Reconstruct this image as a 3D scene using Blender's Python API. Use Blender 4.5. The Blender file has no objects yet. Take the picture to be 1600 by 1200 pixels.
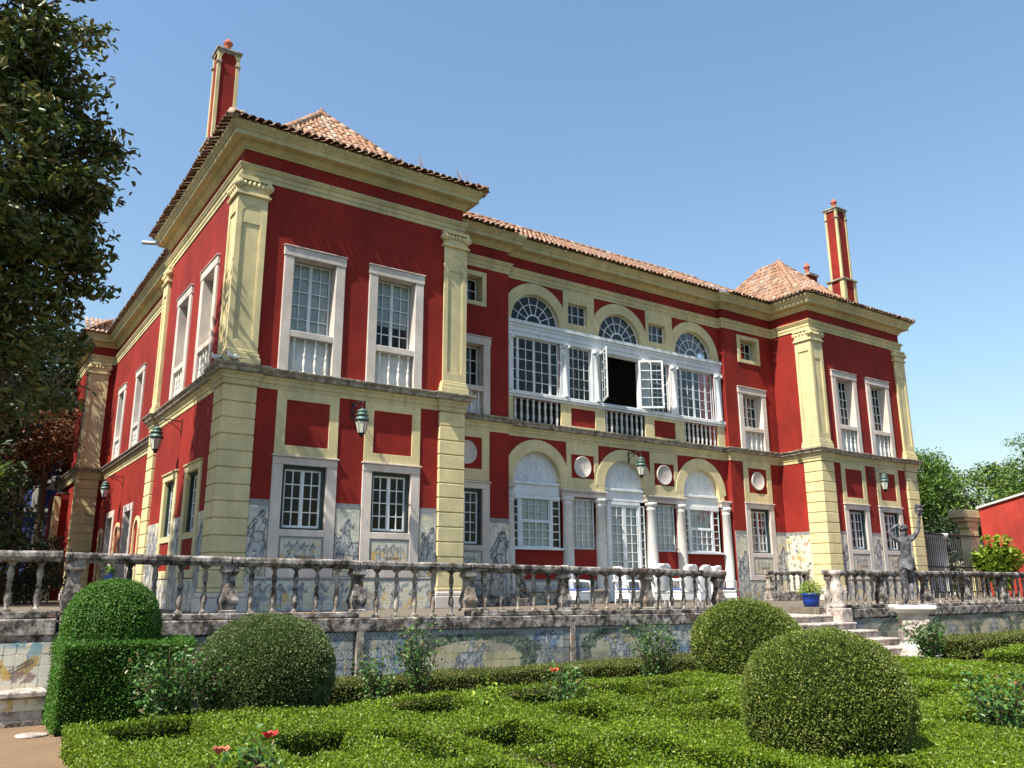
import bpy, bmesh, math, random
import numpy as np
from mathutils import Vector, Matrix
random.seed(7)
rng = np.random.default_rng(11)
scene = bpy.context.scene
C = scene.collection
R = math.radians

# ------------------------------------------------------------------ camera
cam_data = bpy.data.cameras.new('camera')
cam_data.sensor_width = 36.0
cam_data.lens = 29.124
cam_data.clip_start = 0.1
cam_data.clip_end = 6000
cam = bpy.data.objects.new('camera', cam_data)
C.objects.link(cam)
YAW, PITCH, ROLL = R(34.46), R(13.70), R(-0.205)
fwd = Vector((math.sin(YAW)*math.cos(PITCH), math.cos(YAW)*math.cos(PITCH), math.sin(PITCH)))
rgt = Vector((math.cos(YAW), -math.sin(YAW), 0))
up = rgt.cross(fwd)
r2 = rgt*math.cos(ROLL)+up*math.sin(ROLL)
u2 = -rgt*math.sin(ROLL)+up*math.cos(ROLL)
cam.matrix_world = Matrix(((r2.x, u2.x, -fwd.x, -5.118), (r2.y, u2.y, -fwd.y, -19.2155), (r2.z, u2.z, -fwd.z, 0.55), (0, 0, 0, 1)))
scene.camera = cam
scene.render.resolution_x = 1024
scene.render.resolution_y = 768

# ------------------------------------------------------------------ light
SUN = Vector((3.0, 0.82, -4.3)).normalized()      # travel direction of the sunlight
world = bpy.data.worlds.new('World')
scene.world = world
world.use_nodes = True
wn = world.node_tree
wn.nodes.clear()
sky = wn.nodes.new('ShaderNodeTexSky')
sky.sky_type = 'NISHITA'
sky.sun_disc = False
sky.sun_elevation = math.asin(-SUN.z)
sky.sun_rotation = math.atan2(-SUN.x, -SUN.y)
sky.altitude = 100
sky.air_density = 1.75
sky.dust_density = 1.6
sky.ozone_density = 6.0
bg = wn.nodes.new('ShaderNodeBackground')
bg.inputs['Strength'].default_value = 0.096
wo = wn.nodes.new('ShaderNodeOutputWorld')
wn.links.new(sky.outputs[0], bg.inputs[0])
wn.links.new(bg.outputs[0], wo.inputs[0])
sl = bpy.data.lights.new('sun', 'SUN')
sl.energy = 5.0
sl.angle = R(0.53)
sl.color = (1.0, 0.93, 0.80)
sun = bpy.data.objects.new('sun', sl)
C.objects.link(sun)
sun.location = (-30, -20, 50)
sun.rotation_euler = SUN.to_track_quat('-Z', 'Y').to_euler()
vs = scene.view_settings
vs.view_transform = 'Standard'
vs.look = 'None'
vs.gamma = 1
vs.exposure = 1.0
vs.use_curve_mapping = False

# ------------------------------------------------------------------ materials
MATS = {}
class NT:
    def __init__(s, name):
        s.m = bpy.data.materials.new(name)
        s.m.use_nodes = True
        s.t = s.m.node_tree
        s.t.nodes.clear()
        s.out = s.n('ShaderNodeOutputMaterial')
        s.b = s.n('ShaderNodeBsdfPrincipled')
        s.l(s.b.outputs[0], s.out.inputs[0])
        s.pos = None
    def n(s, typ, **k):
        x = s.t.nodes.new(typ)
        for a, v in k.items(): setattr(x, a, v)
        return x
    def l(s, a, b): s.t.links.new(a, b)
    def P(s, scale=(1, 1, 1)):
        if s.pos is None: s.pos = s.n('ShaderNodeNewGeometry')
        m = s.n('ShaderNodeMapping')
        m.inputs['Scale'].default_value = scale
        s.l(s.pos.outputs['Position'], m.inputs['Vector'])
        return m.outputs[0]
    def noise(s, scale, detail=4, rough=.6, stretch=(1, 1, 1)):
        x = s.n('ShaderNodeTexNoise')
        x.inputs['Scale'].default_value = scale
        x.inputs['Detail'].default_value = detail
        x.inputs['Roughness'].default_value = rough
        s.l(s.P(stretch), x.inputs['Vector'])
        return x.outputs['Fac']
    def ramp(s, fac, stops, interp='LINEAR'):
        x = s.n('ShaderNodeValToRGB')
        x.color_ramp.interpolation = interp
        e = x.color_ramp.elements
        while len(e) < len(stops): e.new(0.5)
        for i, (p, c) in enumerate(stops):
            e[i].position = p
            e[i].color = (c, c, c, 1) if isinstance(c, (int, float)) else (*c, 1)
        s.l(fac, x.inputs[0])
        return x.outputs[0]
    def mix(s, fac, a, b, mode='MIX'):
        x = s.n('ShaderNodeMix', data_type='RGBA', blend_type=mode)
        for v, i in ((fac, 0), (a, 6), (b, 7)):
            if isinstance(v, (int, float)): x.inputs[i].default_value = v
            elif isinstance(v, tuple): x.inputs[i].default_value = (*v, 1)
            else: s.l(v, x.inputs[i])
        return x.outputs[2]
    def bump(s, h, strength=.3, dist=.01):
        x = s.n('ShaderNodeBump')
        x.inputs['Strength'].default_value = strength
        x.inputs['Distance'].default_value = dist
        s.l(h, x.inputs['Height'])
        s.l(x.outputs[0], s.b.inputs['Normal'])
    def col(s, c):
        if isinstance(c, tuple): s.b.inputs['Base Color'].default_value = (*c, 1)
        else: s.l(c, s.b.inputs['Base Color'])
    def fin(s, rough=.8, spec=.3, metal=0):
        s.b.inputs['Roughness'].default_value = rough
        s.b.inputs['Specular IOR Level'].default_value = spec
        s.b.inputs['Metallic'].default_value = metal
        MATS[s.m.name] = s.m
        return s.m

def stucco(name, c, c2, dirt=(.12, .09, .07), amt=.35, rough=.85):
    t = NT(name)
    a = t.ramp(t.noise(.7, 5), [(.35, 0.), (.68, 1.)])
    base = t.mix(a, c, c2)
    pt = t.ramp(t.noise(.33, 6, .65), [(.42, 0.), (.60, 1.)])
    base = t.mix(pt, base, t.mix(1., base, (.74, .80, .86), 'MULTIPLY'))
    base = t.mix(1., base, t.ramp(t.noise(3.2, 6, .7, (1, 1, .6)), [(.3, .84), (.7, 1.10)]), 'MULTIPLY')
    st = t.ramp(t.noise(1.6, 6, .7, (2.2, 2.2, .22)), [(.48, 0.), (.76, 1.)])
    m = t.n('ShaderNodeMath', operation='MULTIPLY')
    t.l(st, m.inputs[0]); m.inputs[1].default_value = amt
    base = t.mix(m.outputs[0], base, dirt)
    fine = t.ramp(t.noise(26, 4, .7), [(.3, .86), (.7, 1.06)])
    base = t.mix(1., base, fine, 'MULTIPLY')
    t.col(base)
    t.bump(t.noise(60, 5, .7), .35, .006)
    return t.fin(rough, .2)
stucco('red_stucco', (.285, .024, .0155), (.235, .018, .013), (.12, .012, .012), .45)
stucco('cream_stucco', (.69, .575, .315), (.63, .52, .28), (.34, .28, .16), .32)
stucco('cream_moulding', (.63, .53, .285), (.55, .45, .24), (.19, .15, .09), .5)
stucco('white_paint', (.80, .80, .78), (.74, .74, .73), (.45, .43, .40), .25, .5)
stucco('pale_stone', (.68, .60, .53), (.60, .49, .42), (.33, .25, .20), .35, .7)
stucco('white_stone', (.74, .71, .66), (.68, .64, .58), (.36, .32, .27), .4, .7)
stucco('grey_cloth', (.74, .75, .72), (.64, .66, .65), (.3, .3, .32), .2)
stucco('sheer_curtain', (.84, .84, .80), (.76, .76, .72), (.34, .33, .3), .3)
stucco('back_wall', (.30, .022, .02), (.25, .02, .018), (.1, .01, .01), .3)
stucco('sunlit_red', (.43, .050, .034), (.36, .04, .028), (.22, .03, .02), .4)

def weathered(name, light, mid, dark, rust, lo=.42, hi=.56):
    t = NT(name)
    n1 = t.noise(5.5, 8, .72)
    c = t.ramp(n1, [(lo-.1, dark), (lo, dark), (hi-.03, mid), (hi+.08, light)])
    rr = t.ramp(t.noise(3.1, 5, .6, (1, 1, 1.4)), [(.56, 0.), (.7, .75)])
    c = t.mix(rr, c, rust)
    sp = t.n('ShaderNodeTexVoronoi'); sp.inputs['Scale'].default_value = 13
    t.l(t.P(), sp.inputs['Vector'])
    blot = t.ramp(sp.outputs['Distance'], [(.16, 1.), (.30, 0.)])
    big = t.ramp(t.noise(2.2, 3), [(.48, 0.), (.6, .8)])
    c = t.mix(t.mix(1., blot, big, 'MULTIPLY'), c, light)
    fine = t.ramp(t.noise(45, 5, .75), [(.3, .7), (.7, 1.2)])
    c = t.mix(1., c, fine, 'MULTIPLY')
    t.col(c)
    t.bump(t.noise(24, 7, .75), .8, .02)
    return t.fin(.92, .15)
weathered('lichen_stone', (.50, .46, .43), (.25, .22, .20), (.045, .04, .036), (.22, .125, .065), .43, .57)
weathered('baluster_stone', (.48, .43, .37), (.30, .26, .22), (.07, .06, .05), (.30, .20, .12), .39, .56)
weathered('string_stone', (.46, .43, .37), (.30, .27, .22), (.10, .09, .075), (.30, .23, .14), .36, .54)
weathered('step_stone', (.58, .52, .48), (.42, .36, .32), (.14, .12, .11), (.36, .27, .22), .36, .52)
weathered('statue_lead', (.27, .26, .28), (.13, .127, .14), (.045, .044, .048), (.15, .14, .14), .42, .60)

def rooftile(name, moss):
    t = NT(name)
    g = t.n('ShaderNodeNewGeometry')
    oi = t.n('ShaderNodeObjectInfo')
    ad = t.n('ShaderNodeMath', operation='ADD')
    t.l(g.outputs['Random Per Island'], ad.inputs[0]); t.l(oi.outputs['Random'], ad.inputs[1])
    fr = t.n('ShaderNodeMath', operation='FRACT'); t.l(ad.outputs[0], fr.inputs[0])
    c = t.ramp(fr.outputs[0], [(0., (.24, .125, .08)), (.3, (.36, .215, .145)), (.6, (.30, .16, .10)), (.85, (.42, .32, .25)), (1., (.21, .125, .09))])
    m = t.ramp(t.noise(5, 6, .7), [(.62-moss*.28, 0.), (.78-moss*.22, .85)])
    c = t.mix(m, c, (.10, .09, .06))
    c = t.mix(1., c, t.ramp(t.noise(30, 4), [(.3, .75), (.7, 1.15)]), 'MULTIPLY')
    t.col(c)
    t.bump(t.noise(40, 5), .5, .008)
    return t.fin(.9, .15)
rooftile('roof_tile', .35)
rooftile('eave_tile', .55)

t = NT('azulejo')
at = t.n('ShaderNodeAttribute'); at.attribute_name = 'Col'
t.col(t.mix(1., at.outputs['Color'], t.ramp(t.noise(22, 4), [(.3, .82), (.7, 1.08)]), 'MULTIPLY'))
t.bump(t.noise(9, 3), .12, .006)
t.fin(.42, .35)

def plain(name, c, rough=.6, spec=.4, metal=0., var=.2, scale=12):
    t = NT(name)
    v = t.ramp(t.noise(scale, 4), [(.25, 1-var), (.75, 1+var*.4)])
    t.col(t.mix(1., c, v, 'MULTIPLY'))
    t.bump(t.noise(scale*4, 4), .15, .004)
    return t.fin(rough, spec, metal)
plain('green_frame', (.012, .028, .026), .45)
plain('iron', (.025, .028, .03), .5, .4, .3)
plain('verdigris', (.10, .17, .15), .55, .4, .35, .6, 20)
plain('lamp_glass', (.55, .56, .50), .18, .5)
plain('interior_dark', (.05, .04, .035), .9)  # near-black colour stands in for the gloom of unlit rooms
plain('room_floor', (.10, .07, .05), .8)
plain('blue_glaze', (.010, .055, .36), .18, .5)
plain('soil', (.085, .06, .04), .95, .1, 0, .5, 8)
plain('wicker', (.80, .79, .76), .6, .3, 0, .12, 60)
plain('blue_cushion', (.05, .09, .28), .8)
plain('bark', (.075, .055, .042), .9, .1, 0, .5, 14)
plain('pigeon_white', (.72, .70, .69), .8)
plain('pigeon_grey', (.14, .14, .16), .8)
plain('terracotta', (.45, .13, .075), .85, .2)
plain('zinc', (.42, .42, .40), .45, .4, .6)
plain('rose_red', (.55, .012, .02), .6)
plain('rose_orange', (.75, .10, .03), .6)
plain('dry_grass', (.42, .30, .22), .9)
plain('lawn', (.045, .06, .02), 1., 0., 0., .5, 3)
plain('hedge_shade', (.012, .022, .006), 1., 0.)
plain('chair_leg', (.75, .74, .72), .5)

t = NT('glass')
t.t.nodes.remove(t.b)
tr = t.n('ShaderNodeBsdfTransparent'); tr.inputs[0].default_value = (.90, .92, .92, 1)
gl = t.n('ShaderNodeBsdfGlossy'); gl.inputs['Roughness'].default_value = .03
fr = t.n('ShaderNodeFresnel'); fr.inputs['IOR'].default_value = 1.27
bp = t.n('ShaderNodeBump'); bp.inputs['Strength'].default_value = .06; bp.inputs['Distance'].default_value = .03
t.l(t.noise(2.5, 2), bp.inputs['Height']); t.l(bp.outputs[0], gl.inputs['Normal']); t.l(bp.outputs[0], fr.inputs['Normal'])
mx = t.n('ShaderNodeMixShader')
t.l(fr.outputs[0], mx.inputs[0]); t.l(tr.outputs[0], mx.inputs[1]); t.l(gl.outputs[0], mx.inputs[2]); t.l(mx.outputs[0], t.out.inputs[0])
MATS['glass'] = t.m

def foliage(name, stops, rough=.45, trans=.3, spec=.35):
    t = NT(name)
    g = t.n('ShaderNodeNewGeometry')
    c = t.ramp(g.outputs['Random Per Island'], stops)
    patch = t.ramp(t.noise(1.3, 3), [(.3, .78), (.7, 1.18)])
    c = t.mix(1., c, patch, 'MULTIPLY')
    if name.startswith('box_leaf'):
        br_ = t.ramp(t.noise(2.6, 5, .65), [(.60, 0.), (.74, .55)])
        c = t.mix(br_, c, (.16, .135, .05))
    t.col(c)
    tl = t.n('ShaderNodeBsdfTranslucent')
    t.l(c, tl.inputs[0])
    ms = t.n('ShaderNodeMixShader'); ms.inputs[0].default_value = trans
    t.l(t.b.outputs[0], ms.inputs[1]); t.l(tl.outputs[0], ms.inputs[2]); t.l(ms.outputs[0], t.out.inputs[0])
    return t.fin(rough, spec)
foliage('box_leaf', [(0., (.06, .10, .014)), (.4, (.115, .165, .022)), (.75, (.165, .215, .03)), (.93, (.25, .28, .06)), (1., (.30, .24, .11))])
foliage('box_leaf_bright', [(0., (.06, .115, .007)), (.4, (.115, .19, .009)), (.75, (.16, .245, .011)), (.95, (.21, .28, .02)), (1., (.24, .21, .05))])
foliage('box_leaf_dark', [(0., (.055, .09, .026)), (.5, (.10, .145, .042)), (.85, (.155, .20, .07)), (1., (.24, .25, .12))], .4)
foliage('yew_leaf', [(0., (.03, .10, .008)), (.5, (.055, .165, .012)), (.85, (.08, .2, .018)), (1., (.14, .17, .04))], .5)
foliage('brown_hedge_leaf', [(0., (.10, .085, .03)), (.4, (.12, .14, .03)), (.8, (.10, .17, .02)), (1., (.20, .13, .06))], .6)
foliage('magnolia_leaf', [(0., (.035, .05, .012)), (.35, (.07, .105, .018)), (.62, (.12, .15, .024)), (.82, (.125, .10, .034)), (1., (.20, .19, .045))], .38, .15, .4)
foliage('tree_leaf', [(0., (.035, .08, .012)), (.5, (.08, .15, .02)), (1., (.16, .23, .04))], .5, .25)
foliage('pine_leaf', [(0., (.05, .11, .014)), (.5, (.09, .18, .02)), (1., (.14, .25, .03))], .5, .25)
foliage('dark_leaf', [(0., (.012, .026, .010)), (.6, (.025, .048, .014)), (1., (.05, .075, .02))], .5, .15)
foliage('rust_leaf', [(0., (.10, .03, .012)), (.6, (.17, .055, .02)), (1., (.12, .08, .03))], .6, .25)
foliage('rose_leaf', [(0., (.03, .09, .02)), (.5, (.07, .17, .04)), (.8, (.11, .22, .05)), (.92, (.16, .10, .06)), (1., (.20, .22, .06))], .4, .3)
foliage('lime_leaf', [(0., (.12, .22, .02)), (.5, (.22, .34, .03)), (1., (.34, .42, .05))], .45, .4)

t = NT('gravel')
c = t.ramp(t.noise(1.1, 5), [(.3, (.20, .132, .082)), (.7, (.27, .185, .118))])
c = t.mix(1., c, t.ramp(t.noise(55, 5, .8), [(.28, .6), (.7, 1.2)]), 'MULTIPLY')
t.col(c); t.bump(t.noise(60, 5, .8), .8, .015); t.fin(.95, .1)
t = NT('paving')
br = t.n('ShaderNodeTexBrick'); br.inputs['Scale'].default_value = 1.3; br.inputs['Mortar Size'].default_value = .012
br.inputs['Color1'].default_value = (.16, .135, .105, 1); br.inputs['Color2'].default_value = (.13, .11, .085, 1); br.inputs['Mortar'].default_value = (.2, .17, .14, 1)
t.l(t.P(), br.inputs['Vector'])
t.col(t.mix(1., br.outputs[0], t.ramp(t.noise(9, 6), [(.3, .7), (.7, 1.15)]), 'MULTIPLY')); t.bump(t.noise(30, 5), .3, .01); t.fin(.9, .2)

# ------------------------------------------------------------------ helpers
def link(o, parent=None):
    C.objects.link(o)
    if parent is not None: o.parent = parent
    return o
def tag(o, label=None, cat=None, group=None, kind=None):
    if label: o['label'] = label
    if cat: o['category'] = cat
    if group: o['group'] = group
    if kind: o['kind'] = kind
    return o
def empty(name, loc=(0, 0, 0), rz=0, parent=None):
    o = bpy.data.objects.new(name, None)
    o.location = loc; o.rotation_euler = (0, 0, rz)
    o.empty_display_size = .2
    return link(o, parent)
def obj(name, me, parent=None, loc=None, rz=None):
    o = bpy.data.objects.new(name, me)
    if loc is not None: o.location = loc
    if rz is not None: o.rotation_euler = (0, 0, rz)
    return link(o, parent)
def copy_tree(o, parent=None):
    c = o.copy(); C.objects.link(c); c.parent = parent
    for ch in o.children: copy_tree(ch, c)
    return c
def fast_mesh(name, V, F, mat=None, smooth=False, cols=None):
    """V (n,3), F (m,k) equal-sided faces"""
    V = np.asarray(V, np.float32); F = np.asarray(F, np.int32)
    me = bpy.data.meshes.new(name)
    k = F.shape[1]
    me.vertices.add(len(V)); me.vertices.foreach_set('co', V.ravel())
    me.loops.add(F.size); me.loops.foreach_set('vertex_index', F.ravel())
    me.polygons.add(len(F)); me.polygons.foreach_set('loop_start', np.arange(0, F.size, k, dtype=np.int32))
    me.polygons.foreach_set('loop_total', np.full(len(F), k, np.int32))
    if smooth: me.polygons.foreach_set('use_smooth', np.ones(len(F), bool))
    me.update(calc_edges=True)
    if cols is not None:
        a = me.color_attributes.new('Col', 'FLOAT_COLOR', 'POINT')
        c4 = np.ones((len(V), 4), np.float32); c4[:, :3] = cols
        a.data.foreach_set('color', c4.ravel())
    if mat: me.materials.append(MATS[mat])
    return me
class MB:
    def __init__(s): s.v = []; s.f = []; s.sm = []
    def add(s, vs, fs, smooth=False):
        n = len(s.v); s.v += [tuple(p) for p in vs]
        for f in fs: s.f.append([i+n for i in f]); s.sm.append(smooth)
        return s
    def box(s, x0, x1, y0, y1, z0, z1):
        return s.add([(x0, y0, z0), (x1, y0, z0), (x1, y1, z0), (x0, y1, z0), (x0, y0, z1), (x1, y0, z1), (x1, y1, z1), (x0, y1, z1)],
                     [(0, 3, 2, 1), (4, 5, 6, 7), (0, 1, 5, 4), (1, 2, 6, 5), (2, 3, 7, 6), (3, 0, 4, 7)])
    def quad(s, a, b, c, d): return s.add([a, b, c, d], [(0, 1, 2, 3)])
    def ring(s, xo0, xo1, zo0, zo1, xi0, xi1, zi0, zi1, y0, y1):
        o = [(xo0, zo0), (xo1, zo0), (xo1, zo1), (xo0, zo1)]; i = [(xi0, zi0), (xi1, zi0), (xi1, zi1), (xi0, zi1)]
        vs = [(x, y0, z) for x, z in o+i]+[(x, y1, z) for x, z in o+i]
        fs = []
        for k in range(4):
            j = (k+1) % 4
            fs += [(k, j, 4+j, 4+k), (8+j, 8+k, 12+k, 12+j), (j, k, 8+k, 8+j), (4+k, 4+j, 12+j, 12+k)]
        return s.add(vs, fs)
    def lathe(s, prof, cx=0, cy=0, cz=0, n=12, sx=1, sy=1, square=False):
        vs = []; fs = []
        ang = [2*math.pi*k/n + (math.pi/4 if square else 0) for k in range(n)]
        q = math.sqrt(2) if square else 1
        for r, z in prof:
            for a in ang: vs.append((cx+r*q*sx*math.cos(a), cy+r*q*sy*math.sin(a), cz+z))
        m = len(prof)
        for i in range(m-1):
            for k in range(n):
                j = (k+1) % n
                fs.append((i*n+k, i*n+j, (i+1)*n+j, (i+1)*n+k))
        fs.append(tuple(range(n-1, -1, -1))); fs.append(tuple((m-1)*n+k for k in range(n)))
        return s.add(vs, fs, not square)
    def tube(s, pts, rad, n=7, caps=True):
        pts = [Vector(p) for p in pts]
        vs = []; fs = []
        ref = Vector((.31, .52, .8))
        for i, p in enumerate(pts):
            t = (pts[min(i+1, len(pts)-1)]-pts[max(i-1, 0)])
            t = t.normalized() if t.length > 1e-9 else Vector((0, 0, 1))
            a = t.cross(ref); a = a.normalized() if a.length > 1e-3 else t.cross(Vector((1, 0, 0))).normalized()
            b = t.cross(a)
            r = rad[i] if isinstance(rad, (list, tuple)) else rad
            for k in range(n):
                th = 2*math.pi*k/n
                vs.append(p+a*(r*math.cos(th))+b*(r*math.sin(th)))
        for i in range(len(pts)-1):
            for k in range(n):
                j = (k+1) % n
                fs.append((i*n+k, i*n+j, (i+1)*n+j, (i+1)*n+k))
        if caps: fs += [tuple(range(n-1, -1, -1)), tuple((len(pts)-1)*n+k for k in range(n))]
        return s.add(vs, fs, True)
    def prism(s, poly, y0, y1):
        """poly of (x,z), counter-clockwise seen from -y"""
        n = len(poly)
        vs = [(x, y0, z) for x, z in poly]+[(x, y1, z) for x, z in poly]
        return s.add(vs, [tuple(range(n)), tuple(range(2*n-1, n-1, -1))]+[((k+1) % n, k, n+k, n+(k+1) % n) for k in range(n)])
    def arc(s, cx, cz, ri, ro, y0, y1, a0=0., a1=math.pi, n=18):
        A = [a0+(a1-a0)*k/n for k in range(n+1)]
        for k in range(n):
            c0, s0, c1, s1 = math.cos(A[k]), math.sin(A[k]), math.cos(A[k+1]), math.sin(A[k+1])
            p = [(cx+ri*c0, cz+ri*s0), (cx+ro*c0, cz+ro*s0), (cx+ro*c1, cz+ro*s1), (cx+ri*c1, cz+ri*s1)]
            vs = [(x, y0, z) for x, z in p]+[(x, y1, z) for x, z in p]
            s.add(vs, [(0, 1, 2, 3), (1, 5, 6, 2), (0, 3, 7, 4), (7, 6, 5, 4)]+([(0, 4, 5, 1)] if k == 0 else [])+([(2, 6, 7, 3)] if k == n-1 else []))
        return s
    def sweep(s, path, prof, closed=False):
        """sweep profile (out,z) along xy polyline; outward = right of travel; mitred"""
        P = [Vector((p[0], p[1])) for p in path]
        N = []
        for i in range(len(P)-1):
            d = (P[i+1]-P[i]).normalized(); N.append(Vector((d.y, -d.x)))
        vs = []; fs = []; m = len(prof)
        for i, p in enumerate(P):
            if i == 0: o = N[0]
            elif i == len(P)-1: o = N[-1]
            else: o = (N[i-1]+N[i])/(1+N[i-1].dot(N[i]))
            for out, z in prof: vs.append((p.x+o.x*out, p.y+o.y*out, z))
        for i in range(len(P)-1):
            for k in range(m-1): fs.append((i*m+k, (i+1)*m+k, (i+1)*m+k+1, i*m+k+1))
        fs.append(tuple(range(m))); fs.append(tuple((len(P)-1)*m+k for k in range(m-1, -1, -1)))
        return s.add(vs, fs)
    def xform(s, M, start=0):
        for i in range(start, len(s.v)): s.v[i] = tuple(M @ Vector(s.v[i]))
        return s
    def mesh(s, name, mat):
        me = bpy.data.meshes.new(name)
        me.from_pydata(s.v, [], s.f)
        me.polygons.foreach_set('use_smooth', s.sm)
        me.materials.append(MATS[mat]); me.update()
        return me
    def build(s, name, mat, parent=None, loc=None, rz=None, bevel=0, fixn=False):
        me = s.mesh(name, mat)
        if fixn:
            b = bmesh.new(); b.from_mesh(me); bmesh.ops.recalc_face_normals(b, faces=b.faces); b.to_mesh(me); b.free()
        o = obj(name, me, parent, loc, rz)
        if bevel:
            md = o.modifiers.new('bevel', 'BEVEL'); md.width = bevel; md.segments = 1; md.limit_method = 'ANGLE'; md.angle_limit = R(40)
        return o

# value noise on numpy arrays (for painted tiles)
_lat = np.random.default_rng(3).random((256, 256))
def vnoise(x, y):
    xi = np.floor(x).astype(int); yi = np.floor(y).astype(int)
    fx = x-xi; fy = y-yi
    fx = fx*fx*(3-2*fx); fy = fy*fy*(3-2*fy)
    g = lambda a, b: _lat[a % 256, b % 256]
    return (g(xi, yi)*(1-fx)+g(xi+1, yi)*fx)*(1-fy)+(g(xi, yi+1)*(1-fx)+g(xi+1, yi+1)*fx)*fy
def fbm(x, y, o=4):
    v = 0; a = .5; t = 0
    for k in range(o): v = v+a*vnoise(x*2**k+17*k, y*2**k+31*k); t += a; a *= .55
    return v/t
def lerp(c, m, to):
    m = np.clip(m, 0, 1)[..., None]
    return c*(1-m)+np.array(to)*m
NAVY = (.05, .06, .085); BLUE = (.16, .19, .24); PALE = (.39, .40, .40); TILE = (.55, .53, .45); OCHRE = (.52, .33, .07); OLIVE = (.16, .20, .11)
def capsule(X, Z, a, b, r0, r1):
    ax, az = a; bx, bz = b
    dx, dz = bx-ax, bz-az
    h = np.clip(((X-ax)*dx+(Z-az)*dz)/(dx*dx+dz*dz+1e-9), 0, 1)
    return np.hypot(X-ax-h*dx, Z-az-h*dz)-(r0+(r1-r0)*h)
def figure(c, X, Z, cx, cz, s, seed=0, lean=0., robe=True, flip=1):
    """a draped painted figure: fills, hatching and dark outline strokes"""
    wx = (fbm(X*9/s*.6+seed, Z*9/s*.6)-.5)*.10*s
    U = (X-cx+wx)/s*flip-lean*(Z-cz)/s; W = (Z-cz+wx*.6)/s
    parts = [capsule(U, W, (.02, .93), (.03, .96), .055, .05), capsule(U, W, (0, .83), (.02, .55), .10, .085),
             capsule(U, W, (-.08, .82), (-.20, .62), .035, .03), capsule(U, W, (-.20, .62), (-.08, .56), .03, .025),
             capsule(U, W, (.09, .82), (.22, .72), .035, .03), capsule(U, W, (.22, .72), (.27, .86), .03, .02)]
    if robe: parts += [capsule(U, W, (.0, .55), (-.03, .08), .11, .17)]
    else: parts += [capsule(U, W, (-.05, .5), (-.10, .03), .065, .04), capsule(U, W, (.06, .5), (.12, .03), .065, .04)]
    d = np.minimum.reduce(parts)
    hatch = fbm(U*26+seed, W*7+seed*1.7, 3)
    c = lerp(c, (d < 0)*.9, PALE)
    c = lerp(c, (d < .0)*np.clip((hatch-.47)*7, 0, 1), BLUE)
    c = lerp(c, (d < .0)*np.clip((fbm(U*15+3, W*15+seed)-.57)*9, 0, 1), TILE)
    for p in parts: c = lerp(c, (np.abs(p) < .012)*(.55+.4*hatch), NAVY)
    c = lerp(c, (parts[0] < -.0)*(W > .955)*.8, NAVY)
    return c
def horse(c, X, Z, cx, cz, s, seed=0, flip=1):
    wx = (fbm(X*7+seed, Z*7)-.5)*.10*s
    U = (X-cx+wx)/s*flip; W = (Z-cz+wx)/s
    P = [capsule(U, W, (-.28, .52), (.20, .55), .16, .14), capsule(U, W, (.22, .6), (.40, .85), .09, .06), capsule(U, W, (.40, .86), (.55, .76), .06, .04),
         capsule(U, W, (.2, .45), (.36, .26), .05, .03), capsule(U, W, (.36, .26), (.30, .08), .03, .02), capsule(U, W, (.12, .42), (.14, .0), .05, .03),
         capsule(U, W, (-.34, .45), (-.40, .22), .07, .04), capsule(U, W, (-.40, .22), (-.36, .0), .04, .025), capsule(U, W, (-.26, .42), (-.22, .0), .06, .03),
         capsule(U, W, (-.42, .58), (-.58, .25), .05, .02), capsule(U, W, (-.05, .68), (.0, .95), .08, .07), capsule(U, W, (.03, 1.06), (.03, 1.08), .05, .05), capsule(U, W, (0, .9), (.2, .8), .03, .02)]
    d = np.minimum.reduce(P)
    h = fbm(U*18+seed, W*12, 3)
    c = lerp(c, (d < 0)*.85, PALE); c = lerp(c, (d < 0)*np.clip((h-.5)*7, 0, 1), BLUE)
    for p in P: c = lerp(c, (np.abs(p) < .016)*(.5+.4*h), NAVY)
    return c
def base_tile(X, Z, seed=0, joint=.14):
    n = fbm(X*3+seed, Z*3)
    c = np.ones(X.shape+(3,))*np.array(TILE)
    c = lerp(c, np.clip((n-.45)*2.5, 0, .7), (.55, .53, .45))
    c = lerp(c, np.clip((fbm(X*1.6+seed+9, Z*5+seed)-.5)*3, 0, .55), (.58, .50, .30))
    c = lerp(c, np.clip((fbm(X*2.2+seed+40, Z*4+2)-.54)*4, 0, .55), PALE)
    # each tile fired a little differently
    v = _lat[(np.floor(X/joint).astype(int)*7+seed) % 256, np.floor(Z/joint).astype(int)*13 % 256]
    c = c*(.93+.12*v[..., None])
    return c
def joints(c, X, Z, joint=.14, w=.005):
    jx = np.abs((X/joint) % 1-.5) > .5-w/joint
    jz = np.abs((Z/joint) % 1-.5) > .5-w/joint
    return lerp(c, (jx | jz)*.45, (.22, .21, .18))
def border(c, X, Z, m, period=.07):
    """chain pattern inside mask m"""
    k = np.sin(X*2*np.pi/period)*np.sin(Z*2*np.pi/period)
    c = lerp(c, m*.9, (.13, .145, .16))
    c = lerp(c, m*(k > .3)*.9, (.46, .46, .41))
    c = lerp(c, m*(k < -.55)*.8, (.04, .06, .11))
    return c
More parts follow.
